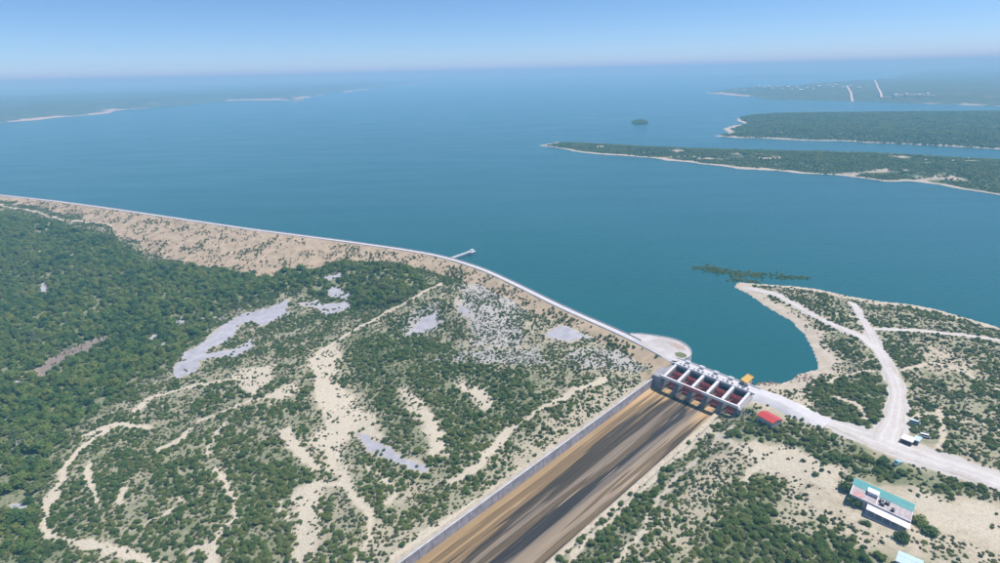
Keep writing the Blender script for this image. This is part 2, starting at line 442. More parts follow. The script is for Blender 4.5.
def covers(x, y):
    """vegetation share and ground kinds at world points"""
    shp = np.shape(x); x, y = np.ravel(x).astype(float), np.ravel(y).astype(float)
    jx = x + (fbm(x, y, 14, 21) - .5) * 12 + (fbm(x, y, 4.5, 22) - .5) * 5
    jy = y + (fbm(x, y, 14, 31) - .5) * 12 + (fbm(x, y, 4.5, 32) - .5) * 5
    veg = np.full(x.shape, .62)
    for P, v in COVER_W:
        k = sstep(-9, 9, masked(jx, jy, P, lambda a, b: sdf(a, b, P)))
        veg = veg * (1 - k) + v * k
    sand = np.zeros(x.shape); pale = np.zeros(x.shape); bank = np.zeros(x.shape); stony = np.zeros(x.shape)
    for P in BARE_W:
        sand = np.maximum(sand, sstep(-8, 5, masked(jx, jy, P, lambda a, b: sdf(a, b, P))))
    track = np.zeros(x.shape)
    for P, w in TRACK_W:
        d = masked(.35 * x + .65 * jx, .35 * y + .65 * jy, P, lambda a, b: -dist_line(a, b, P))
        ww = w * (.25 + 1.15 * fbm(x, y, 18, 55))
        track = np.maximum(track, sstep(-ww * 1.5, -ww * .5, d))
    for P in PALE_W:
        pale = np.maximum(pale, sstep(-3, 2.5, masked(.35 * x + .65 * jx, .35 * y + .65 * jy, P, lambda a, b: sdf(a, b, P))))
    for P in BANK_W:
        bank = np.maximum(bank, sstep(-3, 3, masked(jx, jy, P, lambda a, b: sdf(a, b, P))))
    for P in STONY_W:
        stony = np.maximum(stony, sstep(-10, 8, masked(jx, jy, P, lambda a, b: sdf(a, b, P))))
    road = np.zeros(x.shape)
    for P, w in ROAD_W.values():
        for i in range(len(P) - 1):
            seg = P[i:i + 2]; ww = .5 * (w[i] + w[i + 1])
            d = masked(.7 * x + .3 * jx, .7 * y + .3 * jy, seg, lambda a, b: -dist_line(a, b, seg))
            road = np.maximum(road, sstep(-ww * 1.3, -ww * .9, d))
    # beach along the natural shore
    ds = masked(jx, jy, SHORE[:-2], lambda a, b: dist_line(a, b, SHORE), 60, 1e3)
    beach = sstep(19, 6, ds)
    # dam face
    dc = masked(x, y, CREST, lambda a, b: dist_line(a, b, CREST), 240, 1e3)
    s, t = st(x, y)
    face_z = CREST_Z - (dc - 3.6) / DAM_SLOPE
    hh = np.zeros(x.shape); k = dc < 240
    if k.any(): hh[k] = height(x[k], y[k], False)
    dam = np.where((dc < 240) & ((t < 60) | (s < -60)), sstep(-1.0, 1.0, face_z - hh - .5), 0)
    veg = np.where(dam > .5, np.where(dc > 12, .41, .26) + np.where(x > -60, .14, 0) + np.where(x > 40, .12, 0), veg)
    veg = veg * (1 - .80 * sand) * (1 - .95 * track) * (1 - pale * (.97 - .45 * (fbm(x, y, 12, 58) > .56))) * (1 - bank * .9) * (1 - road) * (1 - beach * .9)
    q = {'veg': veg, 'sand': np.maximum(sand, track), 'pale': pale, 'bank': bank, 'stony': stony, 'road': road, 'beach': beach, 'dam': dam}
    return {k: v.reshape(shp) for k, v in q.items()}

# ------------------------------------------------------------------ materials
def ground_mat(name, tracked=True):
    m, nt, b = new_mat(name); p = pos(nt)
    nbig, nmid, nfine = noise(nt, p, .018, 4), noise(nt, p, .12, 4, .6), noise(nt, p, .9, 4, .7)
    grain = noise(nt, p, 3.5, 2, .7)
    tan = ramp(nt, math_(nt, 'ADD', math_(nt, 'MULTIPLY', nmid, .55), math_(nt, 'MULTIPLY', nfine, .45)),
               [(.28, (.30, .25, .165)), (.42, (.46, .40, .285)), (.56, (.56, .50, .375)), (.72, (.63, .58, .47))])
    litter = ramp(nt, nfine, [(.3, (.13, .155, .075)), (.5, (.22, .235, .135)), (.7, (.40, .39, .29))])
    grass = ramp(nt, nfine, [(.3, (.13, .165, .075)), (.7, (.27, .28, .16))])
    litter = mix(nt, ramp(nt, nbig, [(.45, (0, 0, 0)), (.6, (1, 1, 1))]), litter, grass)
    if tracked:
        v = attr(nt, 'veg'); e = math_(nt, 'MULTIPLY', math_(nt, 'SUBTRACT', nfine, .5), .9)
        e2 = math_(nt, 'MULTIPLY', math_(nt, 'SUBTRACT', nmid, .5), 1.1)
        vv = math_(nt, 'ADD', math_(nt, 'ADD', v, e), e2)
        col = mix(nt, ramp(nt, vv, [(.38, (0, 0, 0)), (.78, (1, 1, 1))]), tan, litter)
        tuft = noise(nt, p, .55, 5, .75)
        col = mix(nt, math_(nt, 'MULTIPLY', ramp(nt, tuft, [(.55, (0, 0, 0)), (.63, (1, 1, 1))]), math_(nt, 'MULTIPLY', math_(nt, 'SUBTRACT', 1.0, attr(nt, 'road')), .6)), col, ramp(nt, nmid, [(.4, (.20, .19, .12)), (.6, (.30, .28, .19))]))
        # low dry weeds between the shrubs
        col = mix(nt, math_(nt, 'MULTIPLY', ramp(nt, grain, [(.56, (0, 0, 0)), (.68, (1, 1, 1))]), math_(nt, 'MULTIPLY', math_(nt, 'SUBTRACT', 1.0, attr(nt, 'road')), .55)), col, (.16, .15, .08))
        stn = ramp(nt, math_(nt, 'MULTIPLY', attr(nt, 'stony'), math_(nt, 'ADD', nfine, .25)), [(.48, (0, 0, 0)), (.8, (1, 1, 1))])
        col = mix(nt, math_(nt, 'MULTIPLY', stn, .8), col, (.44, .435, .43))
        sandc = ramp(nt, nfine, [(.28, (.42, .36, .255)), (.5, (.57, .51, .385)), (.75, (.65, .605, .49))])
        sandc = mix(nt, math_(nt, 'MULTIPLY', ramp(nt, tuft, [(.6, (0, 0, 0)), (.66, (1, 1, 1))]), .6), sandc, (.26, .24, .165))
        col = mix(nt, ramp(nt, math_(nt, 'ADD', attr(nt, 'sand'), math_(nt, 'ADD', math_(nt, 'MULTIPLY', e, .8), math_(nt, 'MULTIPLY', e2, .6))), [(.28, (0, 0, 0)), (.75, (1, 1, 1))]), col, sandc)
        palec = ramp(nt, nmid, [(.3, (.35, .35, .38)), (.65, (.47, .465, .485))])
        col = mix(nt, ramp(nt, math_(nt, 'ADD', attr(nt, 'pale'), math_(nt, 'ADD', math_(nt, 'MULTIPLY', e, 1.1), math_(nt, 'MULTIPLY', e2, .9))), [(.46, (0, 0, 0)), (.70, (1, 1, 1))]), col, palec)
        col = mix(nt, attr(nt, 'bank'), col, ramp(nt, nfine, [(.3, (.16, .13, .105)), (.7, (.34, .28, .24))]))
        col = mix(nt, ramp(nt, math_(nt, 'ADD', attr(nt, 'beach'), math_(nt, 'MULTIPLY', e, .6)), [(.45, (0, 0, 0)), (.7, (1, 1, 1))]), col, ramp(nt, nmid, [(.3, (.43, .37, .275)), (.7, (.57, .51, .41))]))
        col = mix(nt, ramp(nt, math_(nt, 'ADD', attr(nt, 'road'), math_(nt, 'MULTIPLY', e, .5)), [(.35, (0, 0, 0)), (.65, (1, 1, 1))]), col, ramp(nt, nmid, [(.3, (.50, .47, .43)), (.7, (.59, .565, .535))]))
        # no mud tone at the water's edge
    else:
        z = N(nt, 'ShaderNodeSeparateXYZ'); nt.links.new(p, z.inputs[0])
        edge = ramp(nt, math_(nt, 'ADD', attr(nt, 'edge'), math_(nt, 'MULTIPLY', math_(nt, 'SUBTRACT', nbig, .5), 1.2)), [(.35, (0, 0, 0)), (.65, (1, 1, 1))])
        wood = ramp(nt, noise(nt, p, .022, 5, .65), [(.3, (.05, .08, .04)), (.55, (.085, .12, .055)), (.72, (.17, .17, .095))])
        spot = ramp(nt, noise(nt, p, .006, 6, .7), [(.60, (0, 0, 0)), (.68, (1, 1, 1))])
        wood = mix(nt, math_(nt, 'MULTIPLY', spot, .6), wood, (.40, .35, .24))
        col = mix(nt, edge, wood, (.47, .415, .32))
    nt.links.new(col, b.inputs['Base Color']); b.inputs['Roughness'].default_value = .95
    b.inputs['Specular IOR Level'].default_value = .15
    bump(nt, b, math_(nt, 'ADD', nfine, math_(nt, 'MULTIPLY', grain, .35)), .7, .5)
    return m

def water_mat():
    m, nt, b = new_mat('lake_water'); p = pos(nt)
    mp = N(nt, 'ShaderNodeMapping'); mp.inputs['Rotation'].default_value = (0, 0, .5); mp.inputs['Scale'].default_value = (1.0, 2.3, 1.0)
    nt.links.new(p, mp.inputs[0])
    w1, w2 = noise(nt, mp.outputs[0], .10, 3, .6), noise(nt, mp.outputs[0], .42, 2, .6)
    big = noise(nt, p, .0016, 3, .5)
    col = ramp(nt, big, [(.35, (.010, .093, .098)), (.65, (.015, .108, .110))])
    nt.links.new(col, b.inputs['Base Color'])
    mp2 = N(nt, 'ShaderNodeMapping'); mp2.inputs['Rotation'].default_value = (0, 0, .35); mp2.inputs['Scale'].default_value = (1.0, 4.5, 1.0); nt.links.new(p, mp2.inputs[0])
    wind = noise(nt, mp2.outputs[0], .0035, 5, .62)
    nt.links.new(ramp(nt, wind, [(.3, (.15, .15, .15)), (.7, (.25, .25, .25))]), b.inputs['Roughness']); b.inputs['IOR'].default_value = 1.33
    bump(nt, b, math_(nt, 'ADD', w1, math_(nt, 'MULTIPLY', w2, .3)), .30, 1.5)
    return m

def leaf_mat(name, cols, tint=(.55, .62)):
    m, nt, b = new_mat(name); p = pos(nt)
    rnd = N(nt, 'ShaderNodeObjectInfo').outputs['Random']
    reg = ramp(nt, noise(nt, p, .014, 4), [(.32, (0, 0, 0)), (.68, (1, 1, 1))])
    f = math_(nt, 'ADD', math_(nt, 'MULTIPLY', rnd, .58), math_(nt, 'MULTIPLY', reg, .42))
    n = len(cols); c = ramp(nt, f, [(.12 + .76 * i / (n - 1), k) for i, k in enumerate(cols)])
    fine = noise(nt, p, 1.1, 3, .7)
    c = mix(nt, .3, c, ramp(nt, fine, [(.3, (.5, .5, .5)), (.7, (1, 1, 1))]), 'MULTIPLY')
    nt.links.new(c, b.inputs['Base Color']); b.inputs['Roughness'].default_value = .75; b.inputs['Specular IOR Level'].default_value = .25
    tr = N(nt, 'ShaderNodeBsdfTranslucent'); nt.links.new(c, tr.inputs[0])
    ms = N(nt, 'ShaderNodeMixShader'); ms.inputs[0].default_value = .40
    nt.links.new(b.outputs[0], ms.inputs[1]); nt.links.new(tr.outputs[0], ms.inputs[2])
    nt.links.new(ms.outputs[0], nt.nodes['Material Output'].inputs[0])
    return m

def chute_mat():
    """stained spillway slab: streaks that run with the flow (local y)"""
    m, nt, b = new_mat('stained_chute_floor')
    tc = N(nt, 'ShaderNodeTexCoord').outputs['Object']
    wob = N(nt, 'ShaderNodeMapping'); wob.inputs['Scale'].default_value = (.06, .012, 1); nt.links.new(tc, wob.inputs[0])
    def streak(sx, sy, det, off, rough=.6, warp=2.2):
        mp = N(nt, 'ShaderNodeMapping'); mp.inputs['Scale'].default_value = (sx, sy, 0); mp.inputs['Location'].default_value = (off, off * .7, 0)
        nt.links.new(tc, mp.inputs[0])
        n = N(nt, 'ShaderNodeTexNoise'); n.inputs['Scale'].default_value = 1; n.inputs['Detail'].default_value = det; n.inputs['Roughness'].default_value = rough
        n.inputs['Distortion'].default_value = warp * .1
        nt.links.new(mp.outputs[0], n.inputs['Vector']); return n.outputs['Fac']
    s1, s2, s3 = streak(.05, .0045, 3, 3.1), streak(.22, .007, 3, 11.0), streak(1.0, .014, 3, 5.0, .7)
    sep = N(nt, 'ShaderNodeSeparateXYZ'); nt.links.new(tc, sep.inputs[0])
    x, y = sep.outputs[0], sep.outputs[1]
    w = math_(nt, 'ADD', math_(nt, 'DIVIDE', x, 58.0), .54)
    w = math_(nt, 'ADD', w, math_(nt, 'MULTIPLY', math_(nt, 'SUBTRACT', s1, .5), .46))
    w = math_(nt, 'ADD', w, math_(nt, 'MULTIPLY', math_(nt, 'SUBTRACT', s2, .5), .34))
    w = math_(nt, 'ADD', w, math_(nt, 'MULTIPLY', math_(nt, 'SUBTRACT', s3, .5), .07))
    bands = [(.07, (.42, .30, .16)), (.15, (.075, .058, .034)), (.21, (.20, .155, .09)), (.30, (.38, .325, .255)), (.36, (.20, .18, .16)), (.49, (.024, .022, .022)), (.545, (.13, .10, .058)), (.61, (.27, .235, .195)), (.74, (.055, .044, .026)), (.85, (.26, .19, .10)), (1.0, (.41, .31, .175))]
    stops = []; lo = 0.0
    for hi, cc in bands: stops += [(lo + .011, cc), (max(lo + .012, hi - .011), tuple(v * .82 for v in cc))]; lo = hi
    c = ramp(nt, w, stops)
    c = mix(nt, .7, c, ramp(nt, s3, [(.3, (.55, .55, .55)), (.7, (1, 1, 1))]), 'MULTIPLY')
    c = mix(nt, math_(nt, 'MULTIPLY', ramp(nt, s3, [(.5, (0, 0, 0)), (.7, (1, 1, 1))]), .2), c, (.34, .285, .215))
    # ochre silt towards both sides and at the head of the chute
    edge = math_(nt, 'ABSOLUTE', math_(nt, 'SUBTRACT', math_(nt, 'DIVIDE', x, 28.0), 0.02))
    head = math_(nt, 'MULTIPLY', math_(nt, 'SUBTRACT', 1.0, math_(nt, 'DIVIDE', y, 55.0), clamp=True), .5)
    k = math_(nt, 'ADD', math_(nt, 'ADD', math_(nt, 'MULTIPLY', math_(nt, 'POWER', edge, 5.0), .66), head), math_(nt, 'MULTIPLY', math_(nt, 'SUBTRACT', s2, .5), 1.5))
    kk = ramp(nt, k, [(.40, (0, 0, 0)), (.60, (1, 1, 1))])
    ochre = ramp(nt, s3, [(.3, (.34, .235, .125)), (.5, (.54, .40, .22)), (.7, (.64, .51, .33))])
    c = mix(nt, math_(nt, 'MULTIPLY', kk, .85), c, ochre)
    c = mix(nt, ramp(nt, streak(.8, .02, 2, 21), [(.66, (0, 0, 0)), (.72, (1, 1, 1))]), c, (.42, .365, .285))
    rr = ramp(nt, s2, [(.4, (.5, .5, .5)), (.6, (.8, .8, .8))]); nt.links.new(rr, b.inputs['Roughness'])
    c = mix(nt, 1.0, c, (1.0, .90, .76), 'MULTIPLY')
    nt.links.new(c, b.inputs['Base Color']); b.inputs['Roughness'].default_value = .6
    bump(nt, b, s3, .3, .15)
    return m

MT = {}
MT['ground'] = ground_mat('scrub_ground'); MT['far'] = ground_mat('far_land', False)
MT['water'] = water_mat(); MT['chute'] = chute_mat()
MT['leaf'] = leaf_mat('mesquite_leaves', [(.095, .165, .050), (.14, .225, .066), (.19, .27, .078), (.25, .29, .09), (.17, .22, .10)])
MT['leaf_dark'] = leaf_mat('valley_leaves', [(.070, .145, .050), (.13, .225, .064), (.19, .29, .075), (.28, .335, .085), (.17, .23, .11)])
MT['leaf_dry'] = leaf_mat('dry_scrub_leaves', [(.11, .16, .075), (.14, .18, .085), (.18, .19, .10), (.12, .165, .08)])
MT['leaf_low'] = leaf_mat('low_shrub_leaves', [(.15, .21, .065), (.20, .26, .08), (.26, .29, .10), (.21, .235, .105)])
MT['bark'] = plain('bark', (.11, .085, .06), .9, .25, 3)
MT['concrete'] = plain('pale_concrete', (.56, .55, .54), .8, .12, .25, dirt=.35)
MT['white'] = plain('white_painted_concrete', (.78, .77, .76), .6, .06, .3, dirt=.22)
MT['grey'] = plain('grey_concrete', (.36, .35, .36), .85, .16, .25, dirt=.4)
MT['wallgrey'] = plain('weathered_wall_concrete', (.40, .39, .425), .85, .25, .3, dirt=.5)
MT['pier'] = plain('stained_pier_and_lintel_shade', (.27, .255, .25), .85, .2, .35, dirt=.6)
MT['dam'] = plain('dam_earth_face', (.49, .385, .255), .95, .16, .10, dirt=.45)
MT['road'] = plain('pale_road_surface', (.60, .585, .585), .85, .08, .15, dirt=.15)
MT['red'] = plain('red_gate_paint', (.64, .13, .11), .55, .2, .5, dirt=.4)
MT['redroof'] = plain('red_sheet_roof', (.56, .06, .055), .5, .12, .7)
MT['banner'] = plain('red_banner_cloth', (.62, .06, .06), .7, .08, 1)
MT['yellow'] = plain('yellow_paint', (.62, .40, .09), .6, .12, .6, dirt=.2)
MT['teal'] = plain('teal_sheet_roof', (.10, .36, .35), .5, .12, .4, dirt=.25)
MT['pinkroof'] = plain('pinkish_flat_roof', (.46, .40, .40), .85, .14, .5, dirt=.35)
MT['paleblue'] = plain('pale_blue_roof', (.50, .66, .80), .5, .07, .4)
MT['lightteal'] = plain('light_teal_paint', (.36, .60, .62), .45, .08, .8)
MT['dark'] = plain('dark_metal', (.045, .045, .05), .5, .2, 2)
MT['steel'] = plain('grey_steel', (.32, .33, .34), .45, .12, 2, metal=.4)
MT['rust'] = plain('rusty_brown_front', (.16, .085, .06), .8, .2, 1)
MT['glass'] = plain('dark_window_glass', (.03, .04, .05), .1, .1, 1)
MT['rubber'] = plain('tyre_rubber', (.025, .025, .025), .8, .1, 4)
MT['rock'] = plain('brown_rock', (.20, .14, .115), .95, .25, .8)
MT['weed'] = plain('verge_grass', (.17, .20, .085), .95, .25, .5, dirt=.4)

# ------------------------------------------------------------------ terrain, water, far land
def axis(segs):
    out = [segs[0][0]]
    for a, b, d0, d1 in segs:
        x = a
        while x < b - 1e-6:
            t = (x - a) / (b - a); x = min(b, x + d0 + (d1 - d0) * t); out.append(x)
    return np.array(out)
gx = axis([(-60000, -3000, 12000, 1000), (-3000, -1300, 400, 30), (-1300, -300, 12, 2.4), (-300, 480, 2.1, 2.1), (480, 900, 3, 25), (900, 60000, 60, 12000)])
gy = axis([(-60000, -500, 12000, 400), (-500, 130, 200, 5), (130, 450, 1.9, 2.1), (450, 950, 2.4, 6), (950, 1900, 7, 30), (1900, 2800, 60, 200)])
X, Y = np.meshgrid(gx, gy)
Z = height(X, Y, dam=False)
core = (X > -1400) & (X < 1000) & (Y > 100) & (Y < 1700)
AT = {k: np.zeros(X.shape) for k in ('veg', 'sand', 'pale', 'bank', 'stony', 'road', 'beach')}
AT['veg'][:] = .7
cv = covers(X[core], Y[core])
for k in AT: AT[k][core] = cv[k]
lakeward = ~inside(X, Y, LAND) & (dist_line(X, Y, LAND, True) > 90)
tag(grid_obj('terrain', X, Y, Z, MT['ground'], True, AT, keep=~lakeward), 'scrubby limestone ground below the dam and on the right bank', kind='structure')

wp = [(-60000, 2600), tuple(CREST[0] + [-600, 300])] + [tuple(p) for p in CREST[:-2]] + [G(-3, -4.5)[:2], G(GLEN + 3, -4.5)[:2]]
wp += [tuple(p) for p in (at(np.float64(765), np.float64(392)), at(np.float64(830), np.float64(385)), at(np.float64(860), np.float64(340)), at(np.float64(1000), np.float64(350)))]
wp += [(900, 420), (1500, 200), (60000, -3500), (60000, 75000), (-60000, 75000)]
tag(MB().add([(x, y, 0) for x, y in wp], [tuple(range(len(wp)))]).build('lake_water', MT['water']), 'blue green reservoir water', kind='structure')

FAR = [  # name, outline in pixels, grid step, height, beach width, label
 ('peninsula', [(541,145.5),(560,148.5),(600,154),(650,158),(700,163.5),(740,168.5),(780,171),(820,174.5),(850,177),(885,181.5),(905,180.5),(940,184.5),(960,188.5),(1000,195),(1090,206),(1090,168),(1000,159.5),(920,155),(850,151.5),(760,150),(700,148.5),(650,146.5),(600,143.5),(560,142)], 7, 9, 9, 'long wooded spit with a pale shoreline reaching into the lake'),
 ('peninsula', [(713,136),(735,138),(760,138.5),(830,140.5),(880,143.5),(940,146.5),(1000,149.5),(1090,154),(1090,110),(1000,111.5),(900,112.5),(800,113.5),(748,115),(735,118),(742,124),(725,129),(735,132)], 13, 14, 13, 'dark wooded peninsula behind the long spit'),
 ('far_shore', [(700,92.3),(740,95.5),(790,98.5),(830,100.5),(880,103),(940,104.5),(1000,106.5),(1090,109),(1150,56),(1000,65),(930,70),(905,74.5),(895,79),(830,84),(760,89.5)], 75, 45, 25, 'hazy wooded far shore with a village on the right'),
 ('far_shore', [(-90,140),(0,124),(30,120.5),(60,118.5),(75,117),(110,113),(150,108),(200,103),(240,100.2),(280,100),(318,101.5),(300,97.5),(330,94),(370,89),(410,84.5),(440,82),(480,79.5),(560,76.5),(560,75),(300,80.0),(100,85),(-90,90)], 90, 60, 22, 'hazy low far shore on the left'),
 ('low_bar', [(640,77.2),(700,74.6),(770,74.8),(832,76),(790,78.2),(720,78.4)], 90, 8, 10, 'thin dark strip of far land near the horizon'),
 ('far_shore', [(520,76),(600,74.2),(660,72),(720,70.2),(790,69.5),(860,69),(860,66.5),(700,69),(600,71.5),(520,74)], 200, 40, 30, 'faint low land along the horizon'),
 ('sand_bar', [(600,73.3),(612,71.2),(625,70.6),(622,72.2),(606,74.2)], 120, 5, 4000, 'pale far sand bar near the horizon')]
FAR_W = []
def far_h(d, x, y, hz, bw, step):
    return np.where(d > 0, np.minimum(hz * sstep(0, bw * 14, d), hz) * (.5 + .7 * fbm(x, y, step * 30, 8)) + .03 * np.minimum(d, 30) + .15, np.maximum(.06 * d - .1, -6))
for name, px, step, hz, bw, lab in FAR:
    P = ats(px); FAR_W.append((P, hz, bw))
    x0, y0 = P.min(0) - 2 * step; x1, y1 = P.max(0) + 2 * step
    step = max(step, math.sqrt((x1 - x0) * (y1 - y0) / 260000))
    X, Y = np.meshgrid(np.arange(x0, x1, step), np.arange(y0, y1, step))
    d = sdf(X + (fbm(X, Y, step * 9, 5) - .5) * step * 6, Y + (fbm(X, Y, step * 9, 6) - .5) * step * 6, P)
    Zf = far_h(d, X, Y, hz, bw, step); FAR_W[-1] = (P, hz, bw, step)
    wv = .35 + 2.2 * fbm(X, Y, step * 14, 15) ** 2
    e = np.where(d > 0, sstep(bw * 2.6 * wv, bw * .6 * wv, d), 1)
    e = np.maximum(e, (.62 if hz < 10 else .35) * sstep(.60, .80, fbm(X, Y, step * 7, 16))) if name == 'peninsula' else (e if name == 'sand_bar' else e * sstep(.46, .62, fbm(X, Y, step * 9, 19)))
    tag(grid_obj(name, X, Y, Zf, MT['far'], True, {'edge': e}, keep=d > -2.5 * step), lab, kind='structure')

# ------------------------------------------------------------------ embankment dam
dam = empty('embankment_dam', (float(CREST[len(CREST) // 2][0]), float(CREST[len(CREST) // 2][1]), 0))
tag(dam, 'long earth dam with a tan face and a pale crest road along the lake', 'dam')
T_ = np.gradient(CREST, axis=0); T_ /= np.linalg.norm(T_, axis=1)[:, None]
NRM = np.stack([T_[:, 1], -T_[:, 0]], -1)
if ((np.array([0, 0]) - CREST[40]) @ NRM[40]) < 0: NRM = -NRM        # towards the camera: downstream
base = np.array([dam.location[0], dam.location[1]])
def sweep(name, prof, mat, i0=0, i1=None, parent=None, jitter=0.0):
    C, n = CREST[i0:i1], NRM[i0:i1]
    X = np.stack([C[:, 0] + n[:, 0] * o for o, z in prof], 1) - base[0]; Y = np.stack([C[:, 1] + n[:, 1] * o for o, z in prof], 1) - base[1]
    Zs = np.stack([np.full(len(C), z) for o, z in prof], 1)
    if jitter: Zs = Zs + (fbm(X + base[0], Y + base[1], 9, 4) - .5) * jitter
    o = grid_obj(name, X, Y, Zs, mat, False, parent=parent); return o
sweep('downstream_face', [(3.4 + k * 3.1, CREST_Z - .25 - k) for k in range(0, 44)], MT['dam'], 0, None, dam, .7)
sweep('upstream_face', [(-3.4, CREST_Z - .3), (-6, CREST_Z - 2), (-12, 0.6), (-33, -9)], MT['grey'], 0, None, dam)
sweep('crest_road', [(3.7, CREST_Z - .3), (3.5, CREST_Z), (-3.5, CREST_Z), (-3.7, CREST_Z - .3)], MT['road'], 0, None, dam)
sweep('parapet', [(-3.1, CREST_Z + .02), (-3.1, CREST_Z + .9), (-3.45, CREST_Z + .9), (-3.45, CREST_Z - .2)], MT['concrete'], 0, -7, dam)
sweep('kerb', [(3.45, CREST_Z - .2), (3.45, CREST_Z + .35), (3.1, CREST_Z + .35), (3.1, CREST_Z + .02)], MT['concrete'], 0, -2, dam)

# turning place beside the crest, a rounded platform over the lake
oval_px = [(630,333.5),(642,333.8),(655,335.5),(668,337.5),(679,340.5),(687,345),(691.5,350),(692,355),(688,358.5),(681,360.5),(674,361.8),(668,358.4),(650,348.5),(634,340)]
OV = ats(oval_px, CREST_Z + .1); OV = smooth(resample(np.vstack([OV, OV[:1]]), 2.5), 3)[:-1]
oc = OV.mean(0)
plat = empty('turning_platform', (oc[0], oc[1], 0)); tag(plat, 'rounded white concrete turning place on the lake side of the crest', 'platform')
MB().prism([tuple(p - oc) for p in OV], -6, CREST_Z + .08).build('slab', plain('dusty_concrete', (.55, .52, .50), .9, .12, .12, dirt=.4), plat)
edge = MB(); inner = OV + (oc - OV) / np.linalg.norm(oc - OV, axis=1)[:, None] * .5
sel = [i for i in range(len(OV)) if dist_line(OV[i:i+1, 0], OV[i:i+1, 1], CREST)[0] > 5.2 and st(*OV[i])[1] < -7]
for i in sel:
    j = (i + 1) % len(OV)
    if j in sel:
        edge.prism([tuple(OV[i] - oc), tuple(OV[j] - oc), tuple(inner[j] - oc), tuple(inner[i] - oc)], CREST_Z - .3, CREST_Z + .7)
edge.build('parapet', MT['concrete'], plat)
gp = ats([(675,353),(680,352.2),(686,354.5),(687,357),(682,358),(676,356)], CREST_Z + .1)
MB().prism([tuple(p - oc) for p in gp], CREST_Z + .06, CREST_Z + .3).build('grass_bed', MT['weed'], plat)
gp = ats([(668,342),(676,343),(684,346.5),(686,350),(678,349),(671,345.5)], CREST_Z + .1)
MB().prism([tuple(p - oc) for p in gp], CREST_Z + .06, CREST_Z + .12).build('bare_earth_patch', plain('reddish_earth', (.46, .36, .30), .95, .15, .5), plat)

# ------------------------------------------------------------------ spillway chute
c0 = np.array(G(.5 * (CH_L + CH_R), 14)[:2])
chute = empty('spillway_chute', (c0[0], c0[1], 0)); tag(chute, 'wide stained concrete spillway chute running down from the gates', 'spillway')
ang = math.atan2(C_[1], C_[0]) - math.pi / 2
tt = np.linspace(0, 400, 140); ss = np.linspace(-1, 1, 24)
# floor in its own frame: local y runs with the flow
fx = np.zeros((len(tt), len(ss))); fy = fx.copy(); fz = fx.copy()
bl = np.array([B_ @ np.array([math.cos(ang), math.sin(ang)]), B_ @ np.array([-math.sin(ang), math.cos(ang)])])
for i, t in enumerate(tt):
    for j, s in enumerate(ss):
        w = s * .5 * (CH_R - CH_L); fx[i, j], fy[i, j] = bl[0] * w, bl[1] * w + t; fz[i, j] = floor_z(14 + t) + .35 * abs(s) ** 6
fz += (fbm(fx, fy * .25, 6, 77) - .5) * .35
fl = grid_obj('floor', fx, fy, fz, MT['chute'], True, parent=chute); fl.rotation_euler = (0, 0, ang)
def GC(s, t, z): p = G(s, t); return (p[0] - c0[0], p[1] - c0[1], z)
def wall(side_s, sg, hgt, t0, t1, n, mat, cop, apron):
    dt = (t1 - t0) / n
    for i in range(n):
        ta, tb = t0 + i * dt, t0 + (i + 1) * dt - .22
        m = MB(); za, zb = floor_z(ta), floor_z(tb)
        s0, s1 = side_s, side_s + sg * .9; bt = .25 * sg * -1
        pts = []
        for t, z in ((ta, za), (tb, zb)):
            pts += [GC(s0 + bt, t, z - 2), GC(s1, t, z - 2), GC(s1, t, z + hgt), GC(s0, t, z + hgt)]
        m.add(pts, [(0, 1, 2, 3), (7, 6, 5, 4), (0, 4, 5, 1), (1, 5, 6, 2), (2, 6, 7, 3), (3, 7, 4, 0)])
        m.build('wall_panel', mat, chute)
    for nm, a, b, dz, mt in (('joint_backing', .35, .8, -.12, MT['pier']), ('coping', -.12, 1.25, .0, cop), ('apron', 1.2, 5.6, -.25, apron)):
        rows = np.linspace(t0, t1, 60); X = []; Y = []; Zz = []
        prof = {'joint_backing': [(a, -2.), (a, hgt + dz), (b, hgt + dz)], 'coping': [(a, hgt + .02), (a, hgt + .3), (b, hgt + .3), (b, hgt - .6)], 'apron': [(a, hgt + .1), (b * .6, hgt + .0), (b, hgt - 1.2)]}[nm]
        for t in rows:
            X.append([GC(side_s + sg * q, t, 0)[0] for q, z in prof]); Y.append([GC(side_s + sg * q, t, 0)[1] for q, z in prof]); Zz.append([floor_z(t) + z for q, z in prof])
        grid_obj(nm, np.array(X), np.array(Y), np.array(Zz), mt, False, parent=chute)
MT['apron'] = plain('sandy_apron', (.54, .475, .36), .95, .18, .4, dirt=.3)
wall(CH_L, -1, 6.6, 16, 380, 42, MT['wallgrey'], MT['concrete'], MT['apron'])
wall(CH_R, 1, 2.2, 20, 380, 40, MT['wallgrey'], MT['apron'], MT['apron'])

# ------------------------------------------------------------------ spillway gates
gc = np.array(G(GLEN / 2, 4)[:2])
gate_house = empty('spillway_gate_structure', (gc[0], gc[1], -9)); tag(gate_house, 'white framed spillway bridge with five red gates between grey piers', 'spillway gates')
def GG(s, t, z): p = G(s, t); return (p[0] - gc[0], p[1] - gc[1], z + 9)
NB = 5; P0, P1 = -.5, GLEN + 1.5; pitch = (P1 - P0) / NB
for i in range(NB + 1):
    s = P0 + i * pitch; w = 1.15 if 0 < i < NB else 1.0
    prof = [(-8, -10), (19.5, -10.5), (20.5, -3.4), (16.5, .9), (14.5, 1.6), (0.0, 4.9), (-8, 4.9)]
    MB().prof(prof, s - w, s + w, GG).build('pier', MT['pier'], gate_house)
    MB().prof([(-.3, 5.0), (15.2, 1.75), (15.2, 2.5), (-.3, 6.1)], s - w * .85, s + w * .85, GG).build('sloping_frame', MT['white'], gate_house)
